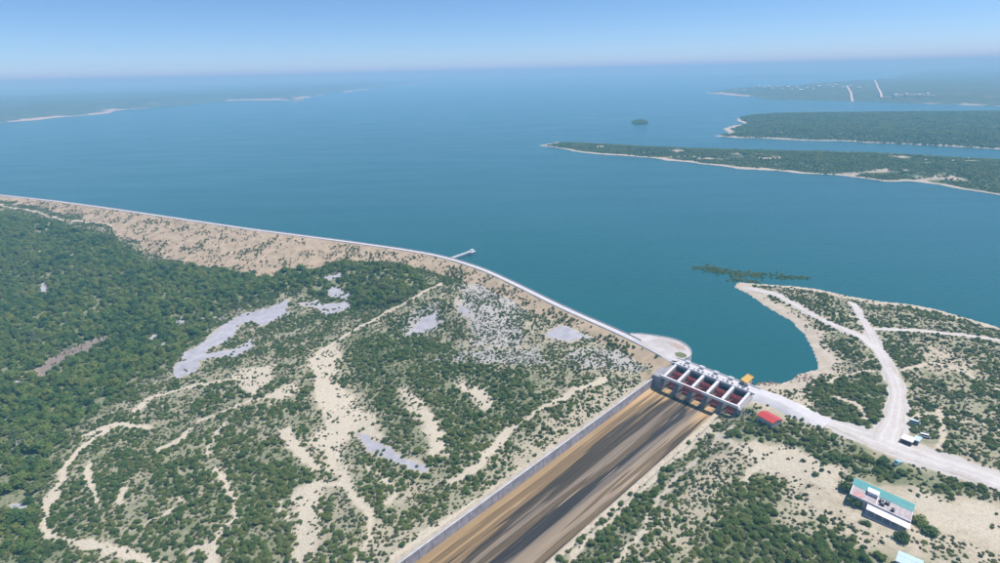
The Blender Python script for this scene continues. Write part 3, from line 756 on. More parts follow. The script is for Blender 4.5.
deck = MB().box(-6, GLEN + 5, -9.2, -.2, 4.95, 6.0, GG).build('bridge_deck', MT['road'], gate_house)
MB().box(-6, GLEN + 5, -.55, .05, 5.0, 6.55, GG).build('parapet', MT['white'], deck)
MB().box(-6, GLEN + 5, -9.3, -8.95, 5.6, 6.8, GG).build('parapet', MT['white'], deck)
MB().box(P0 - 1, P1 + 1, -1.8, .02, 3.4, 4.94, GG).build('lintel_beam', MT['pier'], deck)  # dark concrete colour on the lintel paints in the shade below the deck
walk = MB().box(P0 - 2.5, P1 + 1.6, 15.25, 18.2, 1.3, 2.2, GG).build('walkway', MT['white'], gate_house)
MB().box(P0 - 2.5, P1 + 1.6, 17.95, 18.3, 2.2, 3.3, GG).build('railing', MT['white'], walk)
for i in range(NB):
    a, b = P0 + i * pitch + 1.2, P0 + (i + 1) * pitch - 1.2
    arc = [(11.2 - 5.6 * (k / 10) - 1.3 * math.sin(math.pi * k / 10), -8.6 + 11.6 * (k / 10)) for k in range(11)]
    outer = [(t - .35, z) for t, z in arc][::-1]
    g = MB().prof(arc + outer, a, b, GG).build('radial_gate', MT['red'], gate_house)
    m = MB()
    for k in (1, 3, 5, 7, 9):
        t, z = arc[k]; MB.box(m, a + .2, b - .2, t + .02, t + .55, z - .2, z + .2, GG)
    m.build('stiffener', MT['red'], g)
    for s in (a + 1.6, b - 1.6):
        t, z = arc[7]; MB().tube(GG(s, t + .3, z), GG(s, 14.6, .4), .26, .22).build('gate_arm', MT['red'], g)
    # hoist on the bridge
    s = .5 * (a + b)
    hp = MB().box(s - 1.5, s + 1.5, -8.6, -6.6, 6.0, 7.7, GG).build('hoist_housing', MT['white'], gate_house)
    MB().prof([(-8.9, 7.7), (-6.3, 7.7), (-7.6, 8.4)], s - 1.8, s + 1.8, GG).build('housing_roof', MT['white'], hp)
    for k, q in enumerate((.8, 3.6, 4.6, 7.4)): MB().box(a + q, a + q + (.7, 1.1)[k % 2], -2.6, -1.6, 6.0, 6.9 + .3 * (k % 2), GG).build('hoist_chain_guard', MT['steel'], gate_house)
bn = MB().box(P0 + pitch * 1.55, P0 + pitch * 2.75, 18.32, 18.42, .5, 3.2, GG).build('banner', MT['banner'], gate_house); bn['label'] = 'red banner with white lettering hung on the walkway'
for k in range(9):
    q = P0 + pitch * 1.62 + k * 1.55; MB().box(q, q + .9, 18.44, 18.46, 1.5, 2.1, GG).build('letter', MT['white'], bn)
for s0, s1 in ((-9, P0 - 1.0), (P1 + 1.0, P1 + 3.5)):
    MB().prof([(-9, -10), (18.4, -10), (18.4, 1.2), (14.5, 1.9), (0, 4.9), (-9, 4.9)], s0, s1, GG).build('abutment', MT['grey'], gate_house)

# concrete approach road from the bridge to the right bank
def strip(name, P, w, mat, dz=.12, across=5, step=3.0, zfun=None, jit=.5, lab=None, crown=.0, parent=None, skirt=False):
    P = np.asarray(P, float); L = np.r_[0, np.cumsum(np.linalg.norm(np.diff(P, axis=0), axis=1))]
    n = max(3, int(L[-1] / step)); s = np.linspace(0, L[-1], n)
    Q = np.stack([np.interp(s, L, P[:, 0]), np.interp(s, L, P[:, 1])], -1); Q = smooth(Q, 8); W = smooth(np.interp(s, L, np.broadcast_to(w, len(P)))[:, None], 8)[:, 0]
    T = np.gradient(Q, axis=0); T /= np.linalg.norm(T, axis=1)[:, None]; n_ = np.stack([-T[:, 1], T[:, 0]], -1)
    k = np.linspace(-1, 1, across)
    wl = W * (1 + jit * (fbm(s, s * 0, 7, 41) - .5)); wr = W * (1 + jit * (fbm(s, s * 0 + 90, 7, 43) - .5))
    off = np.where(k[None] < 0, k[None] * wl[:, None], k[None] * wr[:, None])
    X = Q[:, :1] + n_[:, :1] * off; Y = Q[:, 1:] + n_[:, 1:] * off
    Z = (zfun(X, Y) if zfun else height(X, Y)) + dz
    if not zfun: Z = np.where(np.abs(k)[None] > .99, Z - .25, Z)
    else:
        o2 = np.concatenate([off[:, :1] - 5, off, off[:, -1:] + 5], 1); X = Q[:, :1] + n_[:, :1] * o2; Y = Q[:, 1:] + n_[:, 1:] * o2
        if parent is None and skirt: Z = np.concatenate([(height(X[:, :1], Y[:, :1]) - .5), Z, (height(X[:, -1:], Y[:, -1:]) - .5)], 1)
        else: X, Y = X[:, 1:-1], Y[:, 1:-1]
    kk = np.broadcast_to(k if X.shape[1] == across else np.r_[-2, k, 2], X.shape)
    o = grid_obj(name, X, Y, Z, mat, True, {'across': kk}, parent=parent); return o
pr = np.vstack([[G(GLEN + 3, -4.6)[:2]], gxy([(772,400),(800,412.5),(828,424)])])
def appr(x, y):
    d = np.hypot(x - pr[0][0], y - pr[0][1]) / np.linalg.norm(pr[-1] - pr[0]); k = sstep(.45, .98, d)
    ze = float(height(pr[-1:, 0], pr[-1:, 1])[0]); return np.maximum(height(x, y), 5.8 * (1 - k) + ze * k)
tag(strip('access_road', pr, [4.6, 4.6, 4.8, 5.2], MT['road'], .14, zfun=appr, jit=.08, skirt=True), 'pale concrete road from the spillway bridge to the right bank', kind='structure')
def dirt_mat():
    """pale gravel with wheel ruts, gravel ridges and darker damp patches"""
    m, nt, b = new_mat('dirt_road_surface'); p = pos(nt)
    n1, n2, n3 = noise(nt, p, .09, 5, .65), noise(nt, p, .5, 4, .7), noise(nt, p, 2.0, 3, .7)
    c = ramp(nt, math_(nt, 'ADD', math_(nt, 'MULTIPLY', n1, .6), math_(nt, 'MULTIPLY', n2, .4)), [(.3, (.42, .38, .33)), (.48, (.54, .505, .465)), (.68, (.62, .59, .555))])
    a = math_(nt, 'ABSOLUTE', math_(nt, 'ADD', attr(nt, 'across'), math_(nt, 'MULTIPLY', math_(nt, 'SUBTRACT', n1, .5), .5)))
    rut = math_(nt, 'ABSOLUTE', math_(nt, 'SUBTRACT', a, .34))
    c = mix(nt, math_(nt, 'MULTIPLY', ramp(nt, rut, [(.05, (1, 1, 1)), (.15, (0, 0, 0))]), math_(nt, 'MULTIPLY', n2, .75)), c, (.70, .68, .65))
    edge = ramp(nt, math_(nt, 'ADD', a, math_(nt, 'MULTIPLY', math_(nt, 'SUBTRACT', n2, .5), .9)), [(.72, (0, 0, 0)), (1.05, (1, 1, 1))])
    c = mix(nt, math_(nt, 'MULTIPLY', edge, .8), c, (.40, .36, .27))
    nt.links.new(c, b.inputs['Base Color']); b.inputs['Roughness'].default_value = .95
    bump(nt, b, n3, .4, .1); return m
m_dirt = dirt_mat()
for i, (k, (P, w)) in enumerate(ROAD_W.items()):
    tag(strip('dirt_road', P, w * .92, m_dirt, .12 + .02 * i, across=13), {'main': 'broad pale gravel road on the right bank', 'north': 'pale dirt road running up to the lake shore', 'shore': 'dirt road along the curved shore', 'east': 'narrow dirt track running off to the right'}[k], kind='structure')

# ------------------------------------------------------------------ vegetation
def crown_mesh(name, seed, nleaf, leaf, lobes=8, flat=.8, mat=None, core=True, trunk=False):
    """crown of unit radius: lumpy lobes covered with small leaf sprays"""
    r = np.random.default_rng(seed); v, f = [], []
    cs = []
    for k in range(lobes):
        a = r.uniform(0, 2 * math.pi); d = r.uniform(.15, .68) if k else 0.0
        rad = r.uniform(.30, .5) if k else .55
        cs.append((d * math.cos(a), d * math.sin(a), flat * r.uniform(.35, .85) * (1 - .45 * d), rad))
    if core:
        for cx, cy, cz, rad in cs:
            b0 = len(v); q = rad * .74
            for (x, y, z) in ((1, 0, 0), (-1, 0, 0), (0, 1, 0), (0, -1, 0), (0, 0, 1), (0, 0, -1)):
                s = q * r.uniform(.8, 1.15); v.append((cx + x * s, cy + y * s, max(.02, cz + z * s * .85)))
            f += [tuple(b0 + i for i in t) for t in ((0, 2, 4), (2, 1, 4), (1, 3, 4), (3, 0, 4), (2, 0, 5), (1, 2, 5), (3, 1, 5), (0, 3, 5))]
    tot = sum(c[3] ** 2 for c in cs)
    for cx, cy, cz, rad in cs:
        for _ in range(int(nleaf * rad * rad / tot) + 1):
            d = r.normal(size=3); d /= np.linalg.norm(d)
            if d[2] < -.35: d[2] *= -1
            c = np.array([cx, cy, cz]) + d * rad * r.uniform(.72, 1.12) * np.array([1, 1, .85])
            if c[2] < .03: continue
            nrm = d + np.array([0, 0, .75]) + r.normal(size=3) * .4; nrm /= np.linalg.norm(nrm)
            t = np.cross(nrm, r.normal(size=3)); t /= np.linalg.norm(t); u = np.cross(nrm, t)
            s = leaf * r.uniform(.6, 1.3); k = len(v)
            for a_, b_, cc in ((-1, -.6, 0), (.1, -1, .25), (1, .3, 0), (-.2, 1, .2)):
                v.append(tuple(c + (t * a_ + u * b_) * s + nrm * cc * s))
            f.append((k, k + 1, k + 2)); f.append((k, k + 2, k + 3))
    me = bpy.data.meshes.new(name); me.from_pydata(v, [], f); me.update()
    me.materials.append(mat); return me

def trunk_mesh(name, seed):
    r = random.Random(seed); m = MB(); m.tube((0, 0, -.15), (.03, .02, .32), .075, .05, 6)
    for k in range(4):
        a = k * 1.6 + r.uniform(-.3, .3); d = r.uniform(.3, .5)
        m.tube((.03, .02, .25), (d * math.cos(a), d * math.sin(a), r.uniform(.5, .7)), .045, .018, 5)
    me = m.mesh(name); me.materials.append(MT['bark']); return me

CR = {}
CR['near'] = [crown_mesh('shrub_crown', 100 + i, 330, .105, 8 + i % 3, [.8, .95, .7, 1.05, .85, .75][i], MT['leaf']) for i in range(6)]
CR['tree'] = [crown_mesh('tree_crown', 200 + i, 300, .105, 9, [1.0, 1.15, .9, 1.25][i], MT['leaf_dark']) for i in range(4)]
CR['mid'] = [crown_mesh('low_crown', 350 + i, 110, .17, 6, [.6, .75, .9, .65][i], MT['leaf_low']) for i in range(4)]
CR['small'] = [crown_mesh('bush_crown', 300 + i, 70, .2, 4, .8, MT['leaf_dry']) for i in range(4)]
CR['far'] = [crown_mesh('far_crown', 400 + i, 60, .24, 5, .9, MT['leaf_dark']) for i in range(4)]
TR = [trunk_mesh('trunk', 5 + i) for i in range(3)]

def variant_coll(key):
    c = bpy.data.collections.new('variants_' + key)
    for i, me in enumerate(CR[key]):
        o = bpy.data.objects.new('leafy_%s_%d' % (key, i), me); c.objects.link(o)
    return c
VC = {k: variant_coll(k) for k in CR}

def gn_tree(coll):
    ng = bpy.data.node_groups.new('scatter_' + coll.name, 'GeometryNodeTree')
    ng.interface.new_socket('Geometry', in_out='INPUT', socket_type='NodeSocketGeometry'); ng.interface.new_socket('Geometry', in_out='OUTPUT', socket_type='NodeSocketGeometry')
    gi, go = ng.nodes.new('NodeGroupInput'), ng.nodes.new('NodeGroupOutput')
    ci = ng.nodes.new('GeometryNodeCollectionInfo'); ci.inputs[0].default_value = coll; ci.inputs['Separate Children'].default_value = True; ci.inputs['Reset Children'].default_value = True
    ip = ng.nodes.new('GeometryNodeInstanceOnPoints'); ip.inputs['Pick Instance'].default_value = True
    def na(n, t):
        a = ng.nodes.new('GeometryNodeInputNamedAttribute'); a.data_type = t; a.inputs['Name'].default_value = n
        return [s for s in a.outputs if s.enabled and s.name == 'Attribute'][0]
    L = ng.links
    L.new(gi.outputs[0], ip.inputs['Points']); L.new(ci.outputs[0], ip.inputs['Instance'])
    L.new(na('idx', 'INT'), ip.inputs['Instance Index']); L.new(na('rot', 'FLOAT_VECTOR'), ip.inputs['Rotation']); L.new(na('scl', 'FLOAT_VECTOR'), ip.inputs['Scale'])
    L.new(ip.outputs[0], go.inputs[0]); return ng

def scatter(name, P, S, key, label):
    n = len(P); me = bpy.data.meshes.new(name); me.vertices.add(n); me.vertices.foreach_set('co', np.asarray(P, np.float32).ravel()); me.update()
    rot = np.zeros((n, 3), np.float32); rot[:, 2] = RN.uniform(0, 6.28, n); rot[:, :2] = RN.uniform(-.12, .12, (n, 2))
    for k, t, d, a in (('idx', 'INT', 'value', RN.integers(0, len(CR[key]), n).astype(np.int32)), ('rot', 'FLOAT_VECTOR', 'vector', rot), ('scl', 'FLOAT_VECTOR', 'vector', np.asarray(S, np.float32))):
        q = me.attributes.new(k, t, 'POINT'); q.data.foreach_set(d, a.ravel())
    o = bpy.data.objects.new(name, me); COL.objects.link(o)
    md = o.modifiers.new('scatter', 'NODES'); md.node_group = gn_tree(VC[key])
    return tag(o, label, kind='stuff')

def rank(n):                                  # spreads fractal noise to an even 0..1
    return 1 / (1 + np.exp(-(n - .5) / .088))

def candidates(step, x0, x1, y0, y1, margin=60):
    xs, ys = np.meshgrid(np.arange(x0, x1, step), np.arange(y0, y1, step))
    xs = xs + RN.uniform(-.5, .5, xs.shape) * step; ys = ys + RN.uniform(-.5, .5, ys.shape) * step
    u, v = proj(xs, ys, np.full(xs.shape, -10.)); k = (u > -margin) & (u < 1000 + margin) & (v < 563 + margin * 1.2) & (v > 0)
    return xs[k], ys[k]

def occupied(x, y):
    s, t = st(x, y)
    b = (s > CH_L - 4.5) & (s < CH_R + 2.6) & (t > -14) & (t < 420)
    b |= (s > -10) & (s < GLEN + 7) & (t > -14) & (t < 20)
    b |= dist_line(x, y, CREST) < 5.3
    b |= inside(x, y, OV) | (dist_line(x, y, pr) < 6.5)
    for cx, cy, r in KEEP: b |= (x - cx) ** 2 + (y - cy) ** 2 < r * r
    return b

HOUSE_C = gxy([(884, 503)])[0]
KEEP = [(HOUSE_C[0], HOUSE_C[1], 19)]
for px, r in (((771, 417), 9), ((914, 441), 9), ((915, 423), 5), ((897, 464), 6), ((905, 557), 10), ((868, 520), 9)):
    q = gxy([px])[0]; KEEP.append((q[0], q[1], r))

# taller shrubs and trees
x, y = candidates(3.3, -1150, 640, 130, 1400)
ok = inside(x, y, LAND); x, y = x[ok], y[ok]
ok = ~occupied(x, y); x, y = x[ok], y[ok]
cvr = covers(x, y); veg = cvr['veg']
ru = RN.uniform(size=len(x))
score = .62 * rank(fbm(x, y, 13, 61)) + .38 * ru
forest = sstep(.9, .98, veg)
ok = score < veg * (.80 + .26 * forest)
ok &= RN.uniform(size=len(x)) > .60 * forest
x, y, veg, forest = x[ok], y[ok], veg[ok], forest[ok]
z = height(x, y)
gr = fbm(x, y, 55, 71)
rad = (1.35 + 1.35 * RN.beta(1.6, 2.6, len(x)) + .9 * veg * (gr + .1)) * (1 + forest * RN.choice([.25, .6, .95, 1.4], len(x), p=[.3, .35, .23, .12]))
rad *= np.where(dist_line(x, y, CREST) < 90, .85, 1)
rad *= 1 - .22 * (1 - forest)
rad *= 1 + (1 - forest) * .45 * sstep(.45, .85, veg) * RN.beta(1.0, 2.6, len(x)) * 1.8
hsc = rad * RN.uniform(.75, 1.15, len(x)) * (1 + .15 * forest)
S = np.stack([rad * RN.uniform(.88, 1.14, len(x)), rad * RN.uniform(.88, 1.14, len(x)), hsc], -1)
P = np.stack([x, y, z - .1], -1)
u, v = proj(x, y, z + 1); dist = np.sqrt(x ** 2 + y ** 2 + (z - CAM_H) ** 2)
vis = (u > 3) & (u < 997) & (v > 0) & (v < 559)
size = np.where(vis, rad / dist, 0)
order = np.argsort(-size)
N_IND = 285
# the largest in view, each an object of its own
seen_idx = order[:N_IND]
sx, tx = st(x, y)
def region(i):
    if tx[i] > 15 and CH_L - 8 < sx[i] < CH_L: return 0
    if sx[i] > CH_R: return 2 if u[i] < 690 else 3
    return 1 if u[i] > 250 else 4
GRP = {0: 'shrubs by the spillway wall', 1: 'shrubs left of the chute', 2: 'shrubs right of the chute', 3: 'shrubs by the house clearing', 4: 'trees of the lower left woods'}
MARKS = [('beside the looping track at lower left', TRACK_W[5][0], 14), ('beside the short straight track in the lower left woods', np.vstack([TRACK_W[3][0], TRACK_W[4][0]]), 12), ('beside the horseshoe track left of the chute', TRACK_W[2][0], 12),
         ('beside the winding track at the bottom centre', TRACK_W[1][0], 12), ('beside the long pale track above the chute wall', TRACK_W[10][0], 14), ('beside the pale strip of bare rock left of the chute', PALE_W[4], 14),
         ('along the top of the left chute wall', np.array([G(CH_L - 5, 40)[:2], G(CH_L - 5, 330)[:2]]), 12), ('along the right edge of the spillway chute', np.array([G(CH_R + 4, 20)[:2], G(CH_R + 4, 330)[:2]]), 14),
         ('at the lower edge of the house clearing', gxy([(800, 500), (830, 525), (880, 545)]), 16), ('near the pale blue roofed shed at the bottom edge', gxy([(890, 556), (925, 552)]), 18), ('in the dense thicket left of the house clearing', gxy([(750, 490), (770, 520)]), 22)]
REST_ = {0: 'at the foot of the spillway wall', 1: 'in the open scrub left of the spillway chute', 2: 'on the stony bank right of the spillway chute', 3: 'in the scrub at the bottom right', 4: 'deep in the lower left woods'}
def shrub_label(i, g):
    best = None
    for ph, ln, lim in MARKS:
        d = dist_line(x[i:i + 1], y[i:i + 1], ln)[0]
        if d < lim and (best is None or d < best[0]): best = (d, ph)
    sz = 'large broad' if rad[i] > q3 else ('small' if rad[i] < q1 else 'middle sized')
    tall = hsc[i] / rad[i]
    shp = 'tall' if tall > 1.05 else ('low' if tall < .85 else 'rounded')
    return '%s %s green %s %s' % (sz, shp, 'tree' if g == 4 else 'shrub', best[1] if best else REST_[g])
q1, q3 = np.quantile(rad[seen_idx], [.3, .7])
protos = {}
def shrub(name, p, s, rz, crown, trunk, label, cat, group=None):
    e = empty(name, p, rz); e.scale = s; tag(e, label, cat, group)
    for nm, me in (('crown', crown), ('trunk', trunk)):
        o = bpy.data.objects.new(nm, me); COL.objects.link(o); o.parent = e
    return e
for i in seen_idx:
    g = region(i); ci = CR['tree'][i % 4] if g == 4 else CR['near'][i % 6]
    shrub('mesquite_tree' if g == 4 else 'mesquite_shrub', tuple(P[i]), tuple(S[i]), R.uniform(0, 6.28), ci, TR[i % 3], shrub_label(i, g), 'tree' if g == 4 else 'shrub', GRP[g])
rest = np.ones(len(x), bool); rest[seen_idx] = False
fo = forest > .5
scatter('scrub_woodland', P[rest & fo], S[rest & fo], 'tree', 'dense green woodland in the valley below the dam')
scatter('scrub', P[rest & ~fo], S[rest & ~fo], 'near', 'green thorn scrub over the ground below the dam')
# middle layer: low green shrubs between the taller ones
x, y = candidates(2.5, -1000, 640, 130, 1200)
ok = inside(x, y, LAND); x, y = x[ok], y[ok]
ok = ~occupied(x, y); x, y = x[ok], y[ok]
cvr = covers(x, y)
ok = (.5 * rank(fbm(x, y, 10, 63)) + .5 * RN.uniform(size=len(x))) < np.where(cvr['veg'] > .9, .30, .16 + .36 * cvr['veg']) * (1 - cvr['sand'] * .85) * (1 - cvr['road']) * (1 - cvr['pale'] * .85) * (1 - cvr['dam'] * .75) * (1 - cvr['beach'] * .8) * np.where(cvr['veg'] < .09, .1, 1)
x, y = x[ok], y[ok]; z = height(x, y); r_ = .6 + 1.1 * RN.beta(1.5, 2.6, len(x))
scatter('low_shrubs', np.stack([x, y, z - .08], -1), np.stack([r_ * RN.uniform(.8, 1.3, len(x)), r_ * RN.uniform(.8, 1.3, len(x)), r_ * RN.uniform(.6, 1.0, len(x))], -1), 'mid', 'low yellowish green shrubs filling in between the taller scrub')
# low bushes on the open ground
x, y = candidates(2.1, -900, 620, 130, 1150)
ok = inside(x, y, LAND); x, y = x[ok], y[ok]
ok = ~occupied(x, y); x, y = x[ok], y[ok]
cvr = covers(x, y)
low = np.clip(.44 * (1 - cvr['road']) * (1 - .45 * cvr['sand']) * (1 - cvr['pale'] * .93) * (1 - cvr['beach'] * .6) * (1 - .6 * cvr['dam']) * (.62 + .58 * (cvr['veg'] > .1)), 0, 1)
ok = (.45 * rank(fbm(x, y, 8, 66)) + .55 * RN.uniform(size=len(x))) < low
ok &= cvr['veg'] < .93
x, y = x[ok], y[ok]; z = height(x, y); r_ = .55 + 1.35 * RN.beta(1.2, 2.8, len(x))
scatter('low_bushes', np.stack([x, y, z - .05], -1), np.stack([r_, r_, r_ * RN.uniform(.6, 1.0, len(x))], -1), 'small', 'low grey green bushes dotted over the open ground')
# flooded shrubs off the point
fp = []
for (px, py, w, h_, n) in ((706, 268, 12, 2.0, 130), (722, 271, 16, 2.6, 190), (742, 274.5, 18, 3.0, 230), (764, 274.5, 18, 2.4, 160), (788, 277.5, 18, 1.7, 200), (738, 280, 10, 2.0, 60), (752, 282, 9, 1.5, 60)):
    for _ in range(n): fp.append((px + RN.normal() * w * .5, py + RN.normal() * h_ * .55))
q = ats(fp); r_ = RN.uniform(.6, 1.7, len(q)); q = q[::2]; r_ = r_[::2]
scatter('flooded_scrub', np.column_stack([q, np.full(len(q), -.3)]), np.column_stack([r_ * 1.1, r_ * 1.1, r_ * .9]), 'near', 'green tops of flooded shrubs standing in the lake off the point')
# wooded peninsulas
for (Pp, hz, bw, st_), step, lab, gap in ((FAR_W[0], 6.0, 'scrub woodland on the long spit', .80), (FAR_W[1], 9.5, 'dark woodland on the peninsula behind the spit', .93)):
    x, y = candidates(step, Pp[:, 0].min(), Pp[:, 0].max(), Pp[:, 1].min(), Pp[:, 1].max(), 30)
    d = sdf(x, y, Pp); ok = (d > bw * 1.25) & ((.6 * rank(fbm(x, y, 45, 81)) + .4 * RN.uniform(size=len(x))) < np.clip(gap * sstep(0, bw * 3, d) + .1, 0, 1) * (1 - (.6 if hz < 10 else .2) * sstep(.58, .74, fbm(x, y, st_ * 7, 16))))
    x, y, d = x[ok], y[ok], d[ok]
    zf = far_h(d, x, y, hz, bw, st_)
    r_ = RN.uniform(2.2, 4.4, len(x)) * step / 6.5
    scatter('far_woodland', np.stack([x, y, zf - .4], -1), np.stack([r_, r_, r_ * .85], -1), 'far', lab)

# ------------------------------------------------------------------ buildings
def frame_at(px, z_off=0.0, along=None):
    g = ground([px])[0]; return np.array([g[0], g[1], g[2] + z_off])
U_ = B_; V_ = np.array([U_[1], -U_[0]])          # house fronts run parallel to the spillway bridge
if V_ @ np.array([0, -1.]) < 0: V_ = -V_
RZ = math.atan2(U_[1], U_[0])                      # local x along U_, local -y towards the camera side

# long house in the clearing: teal roof, flat roof, white porch
hA = at(np.float64(856), np.float64(477.5), 5.5); hB = at(np.float64(914.5), np.float64(503.5), 5.5)
hd = (hB - hA); HL = float(np.linalg.norm(hd)); hrz = math.atan2(hd[1], hd[0]); hz0 = float(height(*HOUSE_C[None].T)[0]) - .15
house = empty('ranch_house', (hA[0], hA[1], hz0), hrz)
tag(house, 'long flat house with teal roof strip and white porch roof in the clearing', 'house')
H = 4.0
body = MB().box(0.4, HL - .4, -13.2, -.4, -.6, H - .3).build('wall', plain('house_wall', (.55, .50, .47), .85, .1, .5, dirt=.3), house)
MB().prof([(.5, H - .25), (.5, H), (-2.6, H + 1.05), (-5.8, H + .15), (-5.8, H - .1)], -.4, HL + .4).build('teal_roof', MT['teal'], house)
fr = MB().box(-.2, HL + .2, -13.4, -5.75, H - .3, H + .05).build('flat_roof', MT['pinkroof'], house)
for a, b, c, d in ((-.2, HL + .2, -13.4, -13.1), (-.2, .1, -13.1, -5.8), (HL - .1, HL + .2, -13.1, -5.8), (HL * .43, HL * .44 + .15, -13.1, -5.8)):
    MB().box(a, b, c, d, H + .05, H + .4).build('roof_edge', MT['white'], fr)
m = MB()
for k in range(5): m.box(HL * .5 + k * 2.5, HL * .5 + k * 2.5 + .12, -12.9, -6.2, H + .05, H + .12)
m.build('roof_seam', MT['white'], fr)
tk = MB().box(7.2, 12.0, -7.6, -4.9, H + .06, H + 1.9).build('roof_room', MT['white'], house)
MB().box(6.9, 12.3, -7.9, -4.6, H + 1.9, H + 2.1).build('roof_slab', MT['white'], tk)
for k, (a, b) in enumerate(((13.0, -9.4), (15.6, -9.2), (13.6, -11.4))):
    ac = MB().box(a, a + 1.9, b, b + 1.7, H + .06, H + 1.3).build('cooler_unit', MT['dark'], house)
    MB().tube((a + .95, b + .85, H + 1.3), (a + .95, b + .85, H + 1.38), .6, .6, 12).build('fan_grille', MT['steel'], ac)
wt = MB().tube((19.4, -11.6, H + .06), (19.4, -11.6, H + 1.5), .8, .8, 12).build('water_tank', MT['dark'], house)
MB().tube((19.4, -11.6, H + 1.5), (19.4, -11.6, H + 1.8), .8, .25, 12).build('lid', MT['dark'], wt)
MB().box(1.4, 5.6, -12.6, -9.5, H + .06, H + .2).build('red_roof_patch', plain('faded_red_sheet', (.60, .30, .28), .8, .15, .6), house)
po = MB().add([(8.5, -13.0, 3.55), (HL + .3, -13.0, 3.55), (HL + .3, -17.4, 3.1), (8.5, -17.4, 3.1), (8.5, -13.0, 3.43), (HL + .3, -13.0, 3.43), (HL + .3, -17.4, 2.98), (8.5, -17.4, 2.98)],
              [(0, 1, 2, 3), (7, 6, 5, 4), (0, 4, 5, 1), (1, 5, 6, 2), (2, 6, 7, 3), (3, 7, 4, 0)]).build('porch_roof', MT['white'], house)
for k in range(6): MB().box(9 + k * (HL - 9.6) / 5, 9.2 + k * (HL - 9.6) / 5, -17.2, -17.0, -.6, 3.05).build('porch_post', MT['white'], po)
MB().box(8, HL, -18.2, -13.2, -.6, .12).build('porch_floor', MT['concrete'], house)
for k in range(5):
    w = MB().box(2.2 + k * 5.6, 3.9 + k * 5.6, -13.32, -13.2, .9, 2.3).build('window', MT['glass'], house)
    MB().box(2.05 + k * 5.6, 4.05 + k * 5.6, -13.42, -13.3, .72, .88).build('sill', MT['white'], w)
for k in range(2):
    d = MB().box(5.2 + k * 11.2, 6.2 + k * 11.2, -13.33, -13.2, -.1, 2.1).build('door', MT['rust'], house)
    MB().box(6.0 + k * 11.2, 6.08 + k * 11.2, -13.42, -13.33, .95, 1.1).build('handle', MT['steel'], d)

hC = at(np.float64(852), np.float64(497), 5.0); hD = at(np.float64(909), np.float64(528.5), 4.3)
ux = hd / HL; uy = np.array([-ux[1], ux[0]]); dv = hD - hB
kx, ky = -(dv @ ux) / 17.4, -(dv @ uy) / 17.4
def _shear(o):
    for c in o.children:
        if c.data and not c.get('sheared'):
            for v in c.data.vertices: v.co.x, v.co.y = v.co.x + kx * v.co.y, ky * v.co.y
            c['sheared'] = 1
        _shear(c)
_shear(house)
print('house', HL, kx, ky, dv)

def hut(name, corner_px, z_top, mats, label, cat, hgt=3.0, gable=.9, windows=True):
    """gabled hut from the four roof corners seen: back-left, back-right, front-right"""
    a, b, c = [at(np.float64(p[0]), np.float64(p[1]), z_top) for p in corner_px]
    L = float(np.linalg.norm(b - a)); rz = math.atan2(*(b - a)[::-1]); n = np.array([math.sin(rz), -math.cos(rz)])
    W = abs(float((c - b) @ n)); sg = 1 if (c - b) @ n > 0 else -1
    g = float(height(np.array([(a[0] + c[0]) / 2]), np.array([(a[1] + c[1]) / 2]))[0])
    e = empty(name, (a[0], a[1], g), rz); tag(e, label, cat)
    y0, y1 = (-W, 0) if sg > 0 else (0, W); H = z_top - g if z_top - g > 2 else hgt
    ym = .5 * (y0 + y1)
    MB().prof([(y0 + .35, -.8), (y1 - .35, -.8), (y1 - .35, H - .12), (ym, H + gable - .2), (y0 + .35, H - .12)], .3, L - .3).build('wall', mats[1], e)
    rf = MB().prof([(y0, H - .1), (ym, H + gable), (y1, H - .1), (y1, H - .25), (ym, H + gable - .15), (y0, H - .25)], 0, L).build('roof', mats[0], e)
    MB().prof([(ym - .25, H + gable - .02), (ym, H + gable + .1), (ym + .25, H + gable - .02)], -.05, L + .05).build('ridge_cap', mats[0], rf)
    m = MB()
    for k in range(int(L / 1.0)): m.add([(k + .5, y0, H - .08), (k + .58, y0, H - .08), (k + .58, ym, H + gable + .03), (k + .5, ym, H + gable + .03), (k + .5, y0, H - .02), (k + .58, y0, H - .02), (k + .58, ym, H + gable + .08), (k + .5, ym, H + gable + .08)], [(0, 1, 2, 3), (7, 6, 5, 4), (0, 4, 5, 1), (1, 5, 6, 2), (2, 6, 7, 3), (3, 7, 4, 0)])
    m.build('roof_rib', mats[0], rf)
    if windows:
        MB().box(L * .2, L * .2 + 1, y0 + .25, y0 + .36, .0, 2.0).build('door', MT['dark'], e)
        for k in (.5, .75): MB().box(L * k, L * k + 1.1, y0 + .26, y0 + .36, .9, 1.9).build('window', MT['glass'], e)
    return e
MT['cream'] = plain('cream_wall', (.50, .46, .40), .85, .1, .6)
hut('red_roofed_hut', [(766.5, 410.5), (783, 419.5), (777, 426)], 6.6, (MT['redroof'], MT['cream']), 'small hut with a bright red roof below the access road', 'hut')
hut('blue_roofed_shed', [(899, 550.5), (924, 561), (915, 569)], 5.0, (MT['paleblue'], MT['cream']), 'shed with a pale blue roof at the lower right edge', 'shed', gable=.6)

